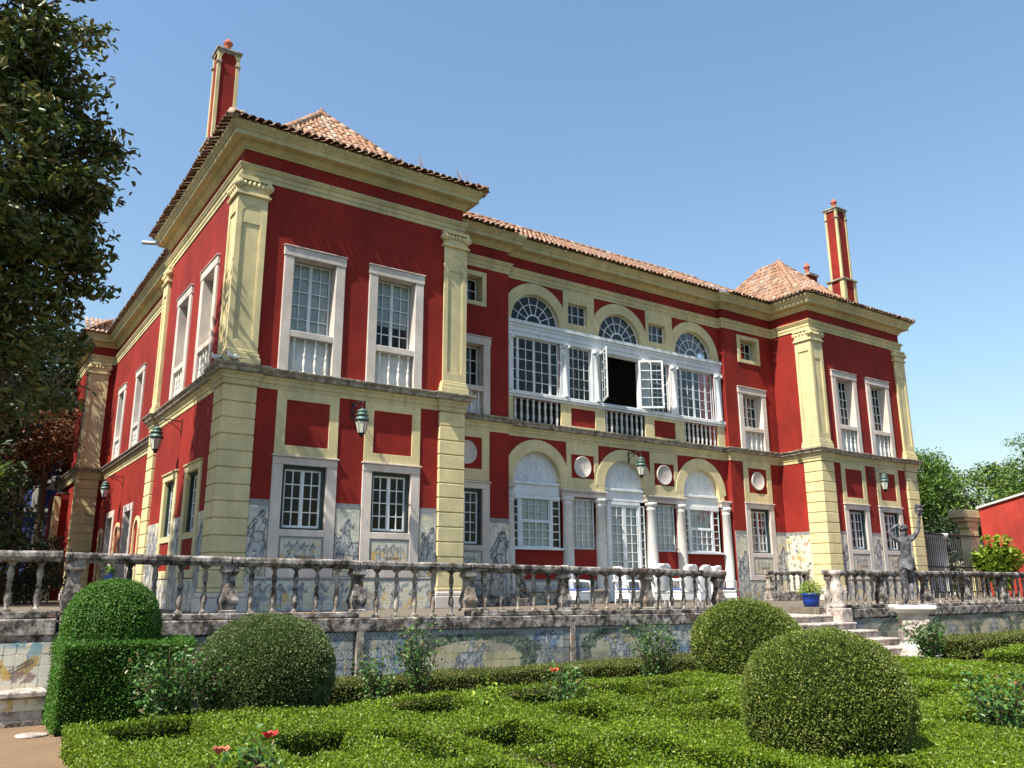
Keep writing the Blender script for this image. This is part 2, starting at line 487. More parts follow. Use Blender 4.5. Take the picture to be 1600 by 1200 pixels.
def paint_figure(X, Z, w, h, seed):
    c = base_tile(X, Z, seed)
    r = np.random.default_rng(seed)
    cl = fbm(X*6+seed, Z*10+seed); top = np.clip((Z/h-.72)*4, 0, 1)
    c = lerp(c, top*np.clip((cl-.5)*8, 0, .8), BLUE)
    k = seed % 3
    if k == 0: c = figure(c, X, Z, w*.50, h*.10, h*.74, seed, .03)
    elif k == 1:
        c = figure(c, X, Z, w*.68, h*.08, h*.62, seed, -.06, True, -1); c = figure(c, X, Z, w*.28, h*.05, h*.50, seed+5, .05)
    else:
        c = horse(c, X, Z, w*.5, h*.08, h*.55, seed, -1); c = figure(c, X, Z, w*.4, h*.36, h*.42, seed+2, .1)
    lo = np.clip((.22-Z/h)*5, 0, 1)
    c = lerp(c, lo*np.clip((fbm(X*14+seed, Z*14)-.48)*7, 0, .85), OLIVE)
    c = lerp(c, lo*np.clip((fbm(X*11+seed+3, Z*11)-.56)*9, 0, .9), OCHRE)
    c = joints(c, X, Z)
    e = np.minimum(np.minimum(X, w-X), np.minimum(Z, h-Z))
    return lerp(c, (e < .014)*.7, NAVY)
def paint_scene(X, Z, w, h, seed):
    c = base_tile(X, Z, seed)*.92
    r = np.random.default_rng(seed)
    for k in range(4):
        c = figure(c, X, Z, w*(.24+.17*k), h*(.18+.08*r.random()), h*(.52+.1*r.random()), seed+k, .1*(r.random()-.5), bool(k % 2), 1 if r.random() > .5 else -1)
    c = lerp(c, (np.abs(Z-h*.36) < h*.05)*(np.abs(X-w*.6) < w*.22)*.75, (.16, .10, .05))
    c = lerp(c, np.clip((fbm(X*13+seed, Z*13)-.58)*9, 0, .8)*(Z < h*.6), OCHRE)
    e = np.minimum(np.minimum(X, w-X), np.minimum(Z, h-Z))
    c = joints(c, X, Z)
    return border(c, X, Z, (e < .055)*1., .055)
def paint_floral(X, Z, w, h, seed):
    c = base_tile(X, Z, seed)*1.08
    r = np.random.default_rng(seed)
    for k in range(int(w*h*28)):
        x, z, s = r.random()*w, r.random()*h, .035+.05*r.random()
        col = [BLUE, OLIVE, OCHRE, (.5, .2, .08), NAVY][r.integers(0, 5)]
        d = np.hypot((X-x)*(1+.6*r.random()), Z-z)+(fbm(X*20+k, Z*20)-.5)*.06
        c = lerp(c, (d < s)*.8, col)
    return joints(c, X, Z)
def paint_dado(X, Z, w, h, seed):
    c = base_tile(X, Z, seed)
    for k in range(int(w/.5)+1): c = figure(c, X, Z, .2+k*.5, -.05, h*.9, seed+k, .1, bool(k % 2))
    c = lerp(c, np.clip((fbm(X*5+seed, Z*7)-.55)*7, 0, .7), BLUE)
    c = lerp(c, np.clip((fbm(X*8+seed+7, Z*8)-.63)*9, 0, .7)*(Z < h*.6), OCHRE)
    return joints(c, X, Z)
def panel(name, paint, x0, x1, z0, z1, y, parent, seed, res=.014, thick=.012, rot=None, topborder=0.):
    """tiled picture: a fine grid with painted colours and edge faces; local x right, z up, front at -y"""
    w, h = x1-x0, z1-z0
    nx, nz = max(3, int(w/res)), max(3, int(h/res))
    xs = np.linspace(0, w, nx+1); zs = np.linspace(0, h, nz+1)
    X, Z = np.meshgrid(xs, zs)
    c = paint(X, Z, w, h, seed)
    if topborder: c = border(c, X, Z, (Z > h-topborder)*1., .06)
    V = np.stack([X+x0, np.full(X.shape, y-thick), Z+z0], -1).reshape(-1, 3)
    i = np.arange(nx*nz); a = (i//nx)*(nx+1)+i % nx
    F = np.stack([a, a+1, a+nx+2, a+nx+1], -1)
    edge = [(x0, z0), (x1, z0), (x1, z1), (x0, z1)]
    n = len(V)
    EV = np.array([(x, y-thick, z) for x, z in edge]+[(x, y+.004, z) for x, z in edge])
    EF = np.array([(n+(k+1) % 4, n+k, n+4+k, n+4+(k+1) % 4) for k in range(4)])
    V = np.concatenate([V, EV]); F = np.concatenate([F, EF])
    cc = np.concatenate([c.reshape(-1, 3), np.full((8, 3), .3)])
    if rot is not None: V = np.array([tuple(rot @ Vector(p)) for p in V])
    return obj(name, fast_mesh(name, V, F, 'azulejo', False, cc), parent)

# ------------------------------------------------------------------ setting: ground, terrace
W, XC, D1, D2, T = 6.351, 15.96, 1.84, 2.05, 7.9
X2 = W+XC; X3 = X2+W
BL, BR = 9.2, 19.36                    # edges of the recessed centre
GZ = -1.1                              # garden level
YB = -6.5                              # front plane of the terrace
g = MB().quad((-3000, -3000, GZ), (3000, -3000, GZ), (3000, 3000, GZ), (-3000, 3000, GZ)).build('ground', 'lawn')
tag(g, kind='structure')
g = MB().quad((-11, -26, GZ+.003), (-3.2, -26, GZ+.003), (-3.2, -6.3, GZ+.003), (-11, -6.3, GZ+.003)).build('path', 'gravel')
tag(g, kind='structure')
m = MB().quad((-3.6, -18.2, GZ+.004), (26, -18.2, GZ+.004), (26, -6.75, GZ+.004), (-3.6, -6.75, GZ+.004))
tag(m.build('garden_bed', 'soil'), kind='structure')
m = MB()
m.box(-40, 9.42, YB+.42, 60, GZ-.3, 0)
m.box(13.04, 70, YB+.42, 60, GZ-.3, 0)
m.box(9.424, 13.036, -4.7, 59, GZ-.3, 0)
tag(m.build('terrace', 'paving'), kind='structure')

# ------------------------------------------------------------------ palace
PAL = empty('palace', (14.3, 4, 0))
PAL['label'] = 'red stuccoed palace with cream trim, tiled hip roofs and arched white windows'
PAL['category'] = 'building'
PO = Vector((-14.3, -4, 0))
def pal(mb, name, mat, bevel=0, smooth=False):
    """part of the palace, built in world coordinates"""
    mb.v = [(x+PO.x, y+PO.y, z) for x, y, z in mb.v]
    return mb.build(name, mat, PAL, bevel=bevel)
def sub(mb, name, mat, par, bevel=0):
    """sub-part in world coordinates below a palace part that sits at the palace origin"""
    mb.v = [(x+PO.x, y+PO.y, z) for x, y, z in mb.v]
    return mb.build(name, mat, par, bevel=bevel)
def wall(holes, fn, u0, u1, z0, z1, arches=()):
    hs = list(holes)+[(cx-r, cx+r, cz, cz+r) for cx, cz, r in arches]
    us = sorted({u0, u1, *[h[0] for h in hs], *[h[1] for h in hs]}); zs = sorted({z0, z1, *[h[2] for h in hs], *[h[3] for h in hs]})
    us = [u for u in us if u0 <= u <= u1]; zs = [z for z in zs if z0 <= z <= z1]
    mb = MB()
    for a, b in zip(us, us[1:]):
        for c, d in zip(zs, zs[1:]):
            mu, mz = (a+b)/2, (c+d)/2
            if any(h[0] < mu < h[1] and h[2] < mz < h[3] for h in hs): continue
            mb.quad(fn(a, c), fn(b, c), fn(b, d), fn(a, d))
    for cx, cz, r in arches:
        n = 16
        for k in range(2*n):
            t0, t1 = math.pi*k/(2*n), math.pi*(k+1)/(2*n)
            p0 = (cx+r*math.cos(t0), cz+r*math.sin(t0)); p1 = (cx+r*math.cos(t1), cz+r*math.sin(t1))
            mb.quad(fn(*p0), fn(p0[0], cz+r), fn(p1[0], cz+r), fn(*p1))
    return mb
ZT = 11.6
AX = (10.42, 14.14, 17.88)
CENW = [(9.42, 11.40), (11.80, 12.80), (13.16, 15.12), (15.48, 16.52), (16.90, 18.86)]
tw_h = [(1.42, 2.54, 5.66, 8.63), (3.73, 4.85, 5.66, 8.63), (1.46, 2.56, 1.86, 3.38), (3.76, 4.86, 1.86, 3.38)]
for nm, x0 in (('left', 0), ('right', X2)):
    pal(wall([(a+x0, b+x0, c, d) for a, b, c, d in tw_h], lambda u, z: (u, 0, z), x0, x0+W, 0, ZT), 'wall', 'red_stucco')
sd_h = [(1.78, 2.90, 5.66, 8.63), (4.43, 5.55, 5.66, 8.63), (1.78, 2.88, 1.86, 3.38), (4.25, 5.35, 1.86, 3.38)]
pal(wall(sd_h, lambda u, z: (0, u, z), 0, T, 0, ZT), 'wall', 'red_stucco')
pal(wall([], lambda u, z: (W, u, z), 0, D1, 0, ZT), 'wall', 'red_stucco')
pal(wall([], lambda u, z: (X2, u, z), 0, D1, 0, ZT), 'wall', 'red_stucco')
pal(wall([], lambda u, z: (X3, u, z), 0, 10, 0, ZT), 'wall', 'red_stucco')
BAYW = {'l': 7.67, 'r': 20.84}
def bay_h(c): return [(c-.56, c+.56, 5.64, 7.87), (c-.56, c+.56, 1.72, 3.38), (c-.5, c+.5, 9.28, 10.12)]
pal(wall(bay_h(BAYW['l']), lambda u, z: (u, D1, z), W, BL, 0, ZT), 'wall', 'red_stucco')
pal(wall(bay_h(BAYW['r']), lambda u, z: (u, D1, z), BR, X2, 0, ZT), 'wall', 'red_stucco')
pal(wall([], lambda u, z: (BL, u, z), D1, D2, 0, ZT), 'wall', 'red_stucco')
pal(wall([], lambda u, z: (BR, u, z), D1, D2, 0, ZT), 'wall', 'red_stucco')
cen_h = [(a, b, 6.64, 8.5) for a, b in CENW]+[(a, b, 1.69, 3.34) for i, (a, b) in enumerate(CENW) if i != 2]+[(CENW[2][0], CENW[2][1], 0.02, 3.34)]
cen_h += [(11.80, 12.66, 9.30, 10.03), (15.57, 16.45, 9.28, 9.98)]
cen_h += [(x-.93, x+.93, 3.34, 3.80) for x in AX]
cen_h += [(a, b, 5.62, 6.42) for a, b in ((9.5, 11.42), (13.33, 15.21), (17.14, 18.95))]
pal(wall(cen_h, lambda u, z: (u, D2, z), BL, BR, 0, ZT, [(x, 9.03, 1.0) for x in AX]+[(x, 3.80, .93) for x in AX]), 'wall', 'red_stucco')
# side wing, its far pavilion and the plain rear walls
WX, WY = .69, 21.3
wg_h = [(10.0, 11.12, 5.66, 8.63), (14.25, 15.4, 5.66, 8.63), (18.05, 19.2, 5.66, 8.63), (13.95, 15.2, .02, 3.3), (17.75, 18.9, .02, 3.3)]
pal(wall(wg_h, lambda u, z: (WX, u, z), T, WY, 0, ZT), 'wall', 'red_stucco')
pal(wall([], lambda u, z: (u, T, z), 0, WX, 0, ZT), 'wall', 'red_stucco')
pal(wall([], lambda u, z: (u, WY, z), -.27, WX, 0, ZT), 'wall', 'red_stucco')
pal(wall([], lambda u, z: (-.27, u, z), WY, 28, 0, ZT), 'wall', 'red_stucco')
mb = MB()
mb.quad((-.27, 28, 0), (9, 28, 0), (9, 28, ZT), (-.27, 28, ZT)); mb.quad((9, 10, 0), (9, 28, 0), (9, 28, ZT), (9, 10, ZT)); mb.quad((9, 10, 0), (X3, 10, 0), (X3, 10, ZT), (9, 10, ZT))
pal(mb, 'rear_wall', 'back_wall')
for a, b, c, d in ((.35, W-.35, .4, T-.3), (W-.2, X2+.2, D2+.5, 9.6), (X2+.35, X3-.35, .4, 9.6), (1.1, 8.6, T, 27)):
    pal(MB().box(a, b, c, d, 5.25, 5.5), 'upper_floor', 'room_floor')
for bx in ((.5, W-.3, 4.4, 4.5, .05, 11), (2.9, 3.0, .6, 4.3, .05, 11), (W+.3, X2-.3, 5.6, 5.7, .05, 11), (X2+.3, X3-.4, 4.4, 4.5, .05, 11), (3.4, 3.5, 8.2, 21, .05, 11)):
    pal(MB().box(*bx), 'inner_wall', 'interior_dark')  # dark-coloured lining, paints in the darkness seen through the panes

# --- mouldings that run round the building
q = .09
PATH = [(-.27, 28), (-.27, WY), (WX, WY), (WX, T), (0, T), (0, 0), (W, 0), (W, D1), (BL, D1), (BL, D2), (BR, D2), (BR, D1), (X2, D1), (X2, 0), (X3, 0), (X3, 10)]
QP = [(-.27-q, 28), (-.27-q, WY-q), (.5, WY-q), (.5, WY), (WX, WY), (WX, T), (-q, T), (-q, T-.7), (0, T-.7), (0, .7), (-q, .7), (-q, -q), (.7, -q), (.7, 0), (5.65, 0), (5.65, -q), (W+q, -q), (W+q, .7), (W, .7), (W, D1), (BL, D1), (BL, D2), (BR, D2), (BR, D1), (X2, D1), (X2, .7), (X2-q, .7), (X2-q, -q), (X2+.7, -q), (X2+.7, 0), (X3-.7, 0), (X3-.7, -q), (X3+q, -q), (X3+q, 10)]
cor = pal(MB().sweep(PATH, [(-.1, 11.20), (.045, 11.20), (.045, 11.25), (.07, 11.255), (.10, 11.30), (.14, 11.335), (.14, 11.365), (.16, 11.37), (.16, 11.40), (.33, 11.415), (.345, 11.40), (.345, 11.53), (.37, 11.535), (.375, 11.56), (.40, 11.60), (.445, 11.645), (.46, 11.69), (.46, 11.735), (-.1, 11.77)]), 'cornice', 'cream_moulding', .004)
pal(MB().sweep(PATH, [(-.05, 10.43), (.03, 10.43), (.03, 10.54), (.05, 10.545), (.05, 10.66), (.075, 10.67), (.10, 10.72), (.125, 10.76), (.125, 10.79), (-.05, 10.81)]), 'architrave', 'cream_moulding', .003)
pal(MB().sweep(QP, [(-.12, 5.16), (.02, 5.16), (.02, 5.28), (.045, 5.285), (.045, 5.37), (.075, 5.40), (.10, 5.45), (-.12, 5.455)]), 'string_course', 'cream_moulding', .003)
pal(MB().sweep(QP, [(-.12, 5.457), (.13, 5.457), (.17, 5.49), (.17, 5.545), (.21, 5.57), (.235, 5.605), (.235, 5.63), (-.12, 5.66)]), 'string_course', 'string_stone', .004)

# --- roofs of half-round tiles
def tile_mesh(mat):
    b = MB(); n = 6; L = .44
    vs = []
    for y, r in ((0, .092), (L, .074)):
        for k in range(n+1):
            a = math.pi*k/n
            vs.append((r*math.cos(a), y, r*math.sin(a)*.8+.012*(y == 0)))
        for k in range(n+1):
            a = math.pi*k/n
            vs.append(((r-.018)*math.cos(a), y, (r-.018)*math.sin(a)*.8+.012*(y == 0)))
    m_ = 2*(n+1); fs = []
    for k in range(n):
        fs.append((k, k+1, m_+k+1, m_+k))
        fs.append((k+n+1, k, k+1, k+n+2)) ; fs.append((n+1+k+1, n+1+k, m_+n+1+k, m_+n+1+k+1))
    b.add(vs, fs, False)
    return b.mesh('roof_tile', mat)
TM = tile_mesh('roof_tile'); TE = tile_mesh('eave_tile')
tv = np.array([v.co for v in TM.vertices]); tf = np.array([list(p.vertices) for p in TM.polygons])
def slope(A, B, U, inside, parent, single=0, sp=.198, st=.33, jit=.012, eave=1):
    """cover the plane A + s*(B-A) + t*U with tile rows; 'single' tiles become own objects, the rest one joined part"""
    A, B, U = Vector(A), Vector(B), Vector(U)
    e = (B-A); Ln = e.length; e.normalize(); u = U.normalized(); Lu = U.length; n = e.cross(u)
    if n.z < 0: n = -n
    Mr = np.array([[e.x, u.x, n.x], [e.y, u.y, n.y], [e.z, u.z, n.z]])
    VV = {0: [], 1: []}; cnt = 0
    rows = int(Lu/st)+1; cols = int(Ln/sp)
    for i in range(rows):
        for k in range(cols+1):
            s = (k+.5)*sp if cols else 0; t = i*st-.10
            p = A+e*s+u*(t+.1)
            if s > Ln or t+.34 > Lu+.12 or not inside(s, t+.2): continue
            off = A+e*(s+random.uniform(-jit, jit))+u*(t+random.uniform(-jit, jit)*1.6)+n*(.015+random.uniform(0, .008))
            ro = random.uniform(-.05, .05)
            Rz = np.array([[math.cos(ro), -math.sin(ro), 0], [math.sin(ro), math.cos(ro), 0], [0, 0, 1]])
            isE = i < eave
            if cnt < single:
                o = bpy.data.objects.new('roof_tile', TE if isE else TM)
                Mm = Mr @ Rz
                o.matrix_local = Matrix(((*Mm[0], off.x+PO.x), (*Mm[1], off.y+PO.y), (*Mm[2], off.z), (0, 0, 0, 1)))
                link(o, parent); cnt += 1
            else:
                VV[int(isE)].append(tv @ (Mr @ Rz).T + np.array(off))
    for key, mat in ((0, 'roof_tile'), (1, 'eave_tile')):
        if VV[key]:
            k = len(VV[key]); V = np.concatenate(VV[key]); V[:, 0] += PO.x; V[:, 1] += PO.y
            F = (tf[None]+(np.arange(k)*len(tv))[:, None, None]).reshape(-1, 4)
            tag(obj('tile_rows', fast_mesh('tile_rows', V, F, mat), parent), kind='stuff')
def ridge(pts, parent):
    b = MB()
    for a, c in zip(pts, pts[1:]):
        a, c = Vector(a), Vector(c); n = max(1, int((c-a).length/.38))
        for k in range(n):
            p, p2 = a+(c-a)*(k/n), a+(c-a)*((k+1.12)/n)
            b.tube([p+Vector((0, 0, .03)), p2+Vector((0, 0, .05))], [.125, .10], 8)
    tag(sub(b, 'ridge_tiles', 'roof_tile', parent), kind='stuff')
OV, EZ, AZ = .515, 11.755, 15.0
def hip_roof(x0, x1, y0, y1, single):
    cx = (x0+x1)/2; hw = (x1-x0)/2+OV
    a0, a1 = y0+3.45, max(y0+3.5, y1-3.4)
    e0, e1, f0, f1 = x0-OV, x1+OV, y0-OV, y1+OV
    fl, mz = 1.55, EZ+.72          # bell-cast foot of the roof: plan width and height
    g0, g1, h0, h1 = e0+fl, e1-fl, f0+fl, f1-fl
    pts = [(e0, f0, EZ), (e1, f0, EZ), (e1, f1, EZ), (e0, f1, EZ), (g0, h0, mz), (g1, h0, mz), (g1, h1, mz), (g0, h1, mz), (cx, a0, AZ), (cx, a1, AZ)]
    bi, bz = .06, .06*(mz-EZ)/fl
    mb = MB().add([(e0+bi, f0+bi, EZ+bz), (e1-bi, f0+bi, EZ+bz), (e1-bi, f1-bi, EZ+bz), (e0+bi, f1-bi, EZ+bz)]+pts[4:], [(0, 1, 5, 4), (1, 2, 6, 5), (2, 3, 7, 6), (3, 0, 4, 7), (4, 5, 8), (5, 6, 9, 8), (6, 7, 9), (7, 4, 8, 9), (3, 2, 1, 0)])
    r = pal(mb, 'roof', 'roof_tile')
    Ll = math.hypot(fl, mz-EZ)
    low = lambda Wd: (lambda s, t: s > fl*t/Ll-.04 and s < Wd-fl*t/Ll+.04 and t < Ll+.15)
    slope((e0, f0, EZ), (e1, f0, EZ), (0, fl, mz-EZ), low(e1-e0), r)
    slope((e0, f0, EZ), (e0, f1, EZ), (fl, 0, mz-EZ), low(f1-f0), r)
    slope((e1, f0, EZ), (e1, f1, EZ), (-fl, 0, mz-EZ), low(f1-f0), r)
    d = a0-h0; Lf = math.hypot(d, AZ-mz); w = g1-g0
    slope((g0, h0, mz), (g1, h0, mz), (0, d, AZ-mz), lambda s, t: abs(s-w/2) < (w/2)*(1-t/Lf)+.03, r, single, eave=0)
    dl = h1-h0; hw2 = cx-g0; Ls = math.hypot(hw2, AZ-mz)
    side = lambda s, t: s > (a0-h0)*(t/Ls)-.03 and s < dl-(h1-a1)*(t/Ls)+.03
    slope((g0, h0, mz), (g0, h1, mz), (hw2, 0, AZ-mz), side, r, eave=0)
    slope((g1, h0, mz), (g1, h1, mz), (-hw2, 0, AZ-mz), side, r, eave=0)
    for c in (0, 1): ridge([pts[c], pts[4+c], pts[8]], r)
    ridge([pts[8], pts[9]], r); ridge([pts[3], pts[7], pts[9]], r)
    b = MB().lathe([(.10, 0), (.13, .05), (.07, .12), (.05, .2)], cx, a0, AZ+.03, 8)
    sub(b, 'ridge_finial', 'roof_tile', r)
    return r
roofL = hip_roof(0, W, 0, T, 290)
roofR = hip_roof(X2, X3, 0, T, 0)
mb = MB()
RY, RZ_ = 5.5, 14.15
for xa, xb, yy in ((W+.3, BL, D1), (BL+.002, BR-.002, D2), (BR, X2-.3, D1)):
    mb.add([(xa, yy-.44, EZ+.06), (xb, yy-.44, EZ+.06), (xb, RY, RZ_), (xa, RY, RZ_), (xb, 10.4, EZ), (xa, 10.4, EZ)], [(0, 1, 2, 3), (3, 2, 4, 5), (0, 5, 4, 1)])
roofC = pal(mb, 'roof', 'roof_tile')
Lc = math.hypot(RY-D1+.5, RZ_-EZ)
slope((W+.35, D1-OV, EZ-.02), (BL, D1-OV, EZ-.02), (0, RY-D1+OV, RZ_-EZ), lambda s, t: True, roofC, eave=2)
slope((BL, D2-OV, EZ-.02), (BR, D2-OV, EZ-.02), (0, RY-D2+OV, RZ_-EZ), lambda s, t: True, roofC, eave=2)
slope((BR, D1-OV, EZ-.02), (X2-.3, D1-OV, EZ-.02), (0, RY-D1+OV, RZ_-EZ), lambda s, t: True, roofC, eave=2)
ridge([(W+.3, RY, RZ_), (X2-.3, RY, RZ_)], roofC)
mb = MB().add([(WX-OV, T+.3, EZ), (WX-OV, WY-.3, EZ), (4.6, WY-.3, 14.2), (4.6, T+.3, 14.2), (9.2, WY-.3, EZ), (9.2, T+.3, EZ)], [(1, 0, 3, 2), (2, 3, 5, 4), (0, 1, 4, 5)])
roofS = pal(mb, 'roof', 'roof_tile')
slope((WX-OV, T+.3, EZ), (WX-OV, WY-.2, EZ), (4.6-WX+OV, 0, 14.2-EZ), lambda s, t: t < 2, roofS)
mb = MB().add([(-.27-OV, WY-OV, EZ), (9.5, WY-OV, EZ), (9.5, 28.5, EZ), (-.27-OV, 28.5, EZ), (4.5, 24.5, 14.6)], [(0, 1, 4), (1, 2, 4), (2, 3, 4), (3, 0, 4), (3, 2, 1, 0)])
roofP = pal(mb, 'roof', 'roof_tile')
slope((-.27-OV, WY-OV, EZ), (1.5, WY-OV, EZ), (0, 3, 2.5), lambda s, t: t < 1.2, roofP)
slope((-.27-OV, WY-OV, EZ), (-.27-OV, 28.4, EZ), (4, 0, 2.5), lambda s, t: t < 1.2, roofP)

# --- chimneys
def chimney(a, b, w, d, zb, zp, zs, zt, roof):
    mp = .16; m_ = .09; pw = .075
    core = pal(MB().box(a, a+w, b, b+d, zb, zt-.165), 'chimney', 'red_stucco')
    s = MB().box(a-mp+.06, a+w+mp-.06, b-mp+.06, b+d+mp-.06, zb, zp-.08)
    sub(s, 'chimney_base', 'red_stucco', core)
    s = MB()
    for cx, cy in ((a, b), (a+w, b), (a, b+d), (a+w, b+d)):
        s.box(cx-.035 if cx == a else cx-pw, cx+pw if cx == a else cx+.035, cy-.035 if cy == b else cy-pw, cy+pw if cy == b else cy+.035, zp, zt-.16)
        s.box(cx-.13 if cx == a else cx-pw, cx+pw if cx == a else cx+.13, cy-.13 if cy == b else cy-pw, cy+pw if cy == b else cy+.13, zb, zp-.078)
    sub(s, 'corner_strip', 'cream_moulding', core, .006)
    s = MB().box(a-mp-.03, a+w+mp+.03, b-mp-.03, b+d+mp+.03, zp-.08, zp)
    sub(s, 'base_cap', 'string_stone', core, .008)
    s = MB().box(a-m_, a+w+m_, b-m_, b+d+m_, zt-.07, zt); s.box(a-.05, a+w+.05, b-.05, b+d+.05, zt-.16, zt-.07)
    for cx, cy in ((a, b), (a+w, b), (a, b+d), (a+w, b+d)):
        s.box(cx-.075 if cx == a else cx-pw-.03, cx+pw+.03 if cx == a else cx+.075, cy-.075 if cy == b else cy-pw-.03, cy+pw+.03 if cy == b else cy+.075, zt-.55, zt-.49)
    sub(s, 'chimney_cap', 'string_stone', core, .008)
    s = MB()
    for x in (a+.12, a+w-.12):
        s.arc((a+a+w)/2, zt-.30, w/2-.10, w/2-.02, b-.03, b+.02)
        break
    sub(s, 'chimney_arch', 'cream_stucco', core)
    s = MB().lathe([(.13, 0), (.11, .06), (.10, .32), (.15, .38), (.16, .42), (.08, .47), (.07, .54), (.03, .58)], a+w/2, b+d/2, zt, 10)
    sub(s, 'chimney_pot', 'terracotta', core)
chimney(.40, 5.48, .63, .57, 12.0, 14.16, 16.98, 17.55, roofL)
chimney(27.30, 1.48, .70, .56, 12.4, 14.06, 17.1, 17.6, roofR)
s = MB().box(28.45, 29.1, 4.0, 4.6, 11.7, 15.3)
s = pal(s, 'chimney', 'red_stucco')
sub(MB().box(28.38, 29.17, 3.93, 4.67, 15.3, 15.42), 'chimney_cap', 'string_stone', s)
sub(MB().lathe([(.14, 0), (.12, .06), (.11, .36), (.17, .42), (.17, .47), (.09, .52), (.07, .62), (.03, .66)], 28.78, 4.3, 15.42, 10), 'chimney_pot', 'terracotta', s)

# --- quoins and pilasters
def quoin(x0, x1, y0, y1, fx, fy):
    """corner block stack; fx, fy give the outward directions"""
    X0, X1 = (x0-q, x1) if fx < 0 else (x0, x1+q); Y0, Y1 = y0-q, y1
    pal(MB().box(X0+.03, X1-.02, Y0+.03, Y1-.02, .4, 5.16), 'quoin_core', 'cream_moulding')
    n = 12; h = (5.13-.52)/n
    for k in range(n):
        j = .004*random.uniform(-1, 1)
        pal(MB().box(X0+j, X1+j*.4, Y0+j, Y1, .52+k*h+.012, .52+(k+1)*h-.012), 'quoin_stone', 'cream_stucco', .014)
    b = pal(MB().box(X0-.09, X1+.09, Y0-.09, Y1+.05, .0, .30), 'quoin_base', 'pale_stone', .015)
    sub(MB().box(X0-.06, X1+.06, Y0-.06, Y1+.03, .302, .42), 'base_moulding', 'pale_stone', b, .03)
    sub(MB().box(X0-.03, X1+.03, Y0-.03, Y1+.02, .422, .515), 'base_moulding', 'cream_stucco', b, .02)
def pilaster(x0, x1, y0, y1, fx):
    p = .10
    X0, X1 = (x0-p, x1) if fx < 0 else (x0, x1+p); Y0, Y1 = y0-p, y1
    if fx == 0: X0, X1 = x0-p, x1; Y0, Y1 = y0, y1
    sh = pal(MB().box(X0+.035, X1-.002, Y0+.035, Y1-.002, 5.66, 10.40), 'pilaster', 'cream_stucco')
    z0, z1 = 6.0, 10.02; e = .13
    s = MB(); w = X1-X0
    if fx != 0:
        cx, r = (X0+X1)/2, w/2-e
        s.ring(X0, X1, z0, z1, X0+e, X1-e, z0+.22, z1-.34, Y0, Y0+.04)
        s.arc(cx, z1-.34-.002, r, r*1.0+.001, Y0, Y0+.02)
        n = 10   # round head of the sunken panel
        for k in range(n):
            t0, t1 = math.pi*k/n, math.pi*(k+1)/n
            zc = z1-.34-r
            pts = [(cx+r*math.cos(t0), zc+r*math.sin(t0)), (cx+r*math.cos(t1), zc+r*math.sin(t1))]
            s.prism([(pts[0][0], z1-.34), (pts[1][0], z1-.34), pts[1], pts[0]], Y0+.002, Y0+.04)
        s.ring(X0+e, X1-e, z0+.22, z1-.34, X0+e+.03, X1-e-.03, z0+.25, z1-.8, Y0+.012, Y0+.04)
    w2 = Y1-Y0
    st = len(s.v)
    t_ = MB(); t_.ring(-w2/2+(.042 if fx > 0 else 0), w2/2-(.042 if fx <= 0 else 0), z0, z1, -w2/2+e, w2/2-e, z0+.22, z1-.5, 0, .04)
    if fx <= 0: t_.xform(Matrix.Translation((X0, (Y0+Y1)/2+.0, 0)) @ Matrix.Rotation(R(-90), 4, 'Z'))
    else: t_.xform(Matrix.Translation((X1, (Y0+Y1)/2, 0)) @ Matrix.Rotation(R(90), 4, 'Z'))
    s.add(t_.v, t_.f)
    sub(s, 'pilaster_frame', 'cream_stucco', sh, .006)
    s = MB().box(X0-.07, X1+.07, Y0-.07, Y1+.04, 5.662, 5.82); s.box(X0-.045, X1+.045, Y0-.045, Y1+.03, 5.822, 5.93); s.box(X0-.015, X1+.015, Y0-.015, Y1+.01, 5.932, 6.0)
    sub(s, 'pilaster_base', 'cream_stucco', sh, .015)
    s = MB().box(X0-.06, X1+.06, Y0-.06, Y1+.03, 9.93, 9.985); s.box(X0-.03, X1+.03, Y0-.03, Y1+.02, 9.987, 10.03)
    s.box(X0-.01, X1+.01, Y0-.01, Y1, 10.03, 10.30)
    s.box(X0-.05, X1+.05, Y0-.05, Y1+.03, 10.33, 10.425)
    for x in (X0-.005, X1+.005):
        s.tube([(x, Y0-.075, 10.215), (x, Y0+.08, 10.215)], .105, 12); s.tube([(x, Y0-.10, 10.215), (x, Y0-.07, 10.215)], .045, 8)
        s.tube([(x, Y1-.04, 10.215), (x, Y1+.03, 10.215)], .09, 10)
    n = 5
    for k in range(n): 
        x = X0+.14+(X1-X0-.28)*k/(n-1)
        s.lathe([(.02, -.07), (.05, -.02), (.045, .05), (.015, .08)], x, Y0-.02, 10.23, 8)
    ys = np.linspace(Y0+.14, Y1-.12, 4)
    for y in ys: s.lathe([(.02, -.07), (.05, -.02), (.045, .05), (.015, .08)], X0-.01 if fx <= 0 else X1+.01, y, 10.23, 8)
    sub(s, 'capital', 'cream_stucco', sh, .004)
for x0, fx in ((0, -1), (W-.70, 1), (X2, -1), (X3-.70, 1)):
    quoin(x0, x0+.70, 0, .70, fx, -1)
    pilaster(x0 if fx < 0 else x0+.06, x0+.64 if fx < 0 else x0+.70, 0, .64, fx)
quoin(0, .5, T-.70, T, -1, -1)
pilaster(0, .5, T-.66, T, 0)
quoin(-.27, .5, WY, WY+.7, -1, -1)
pilaster(-.27, .42, WY, WY+.64, -1)

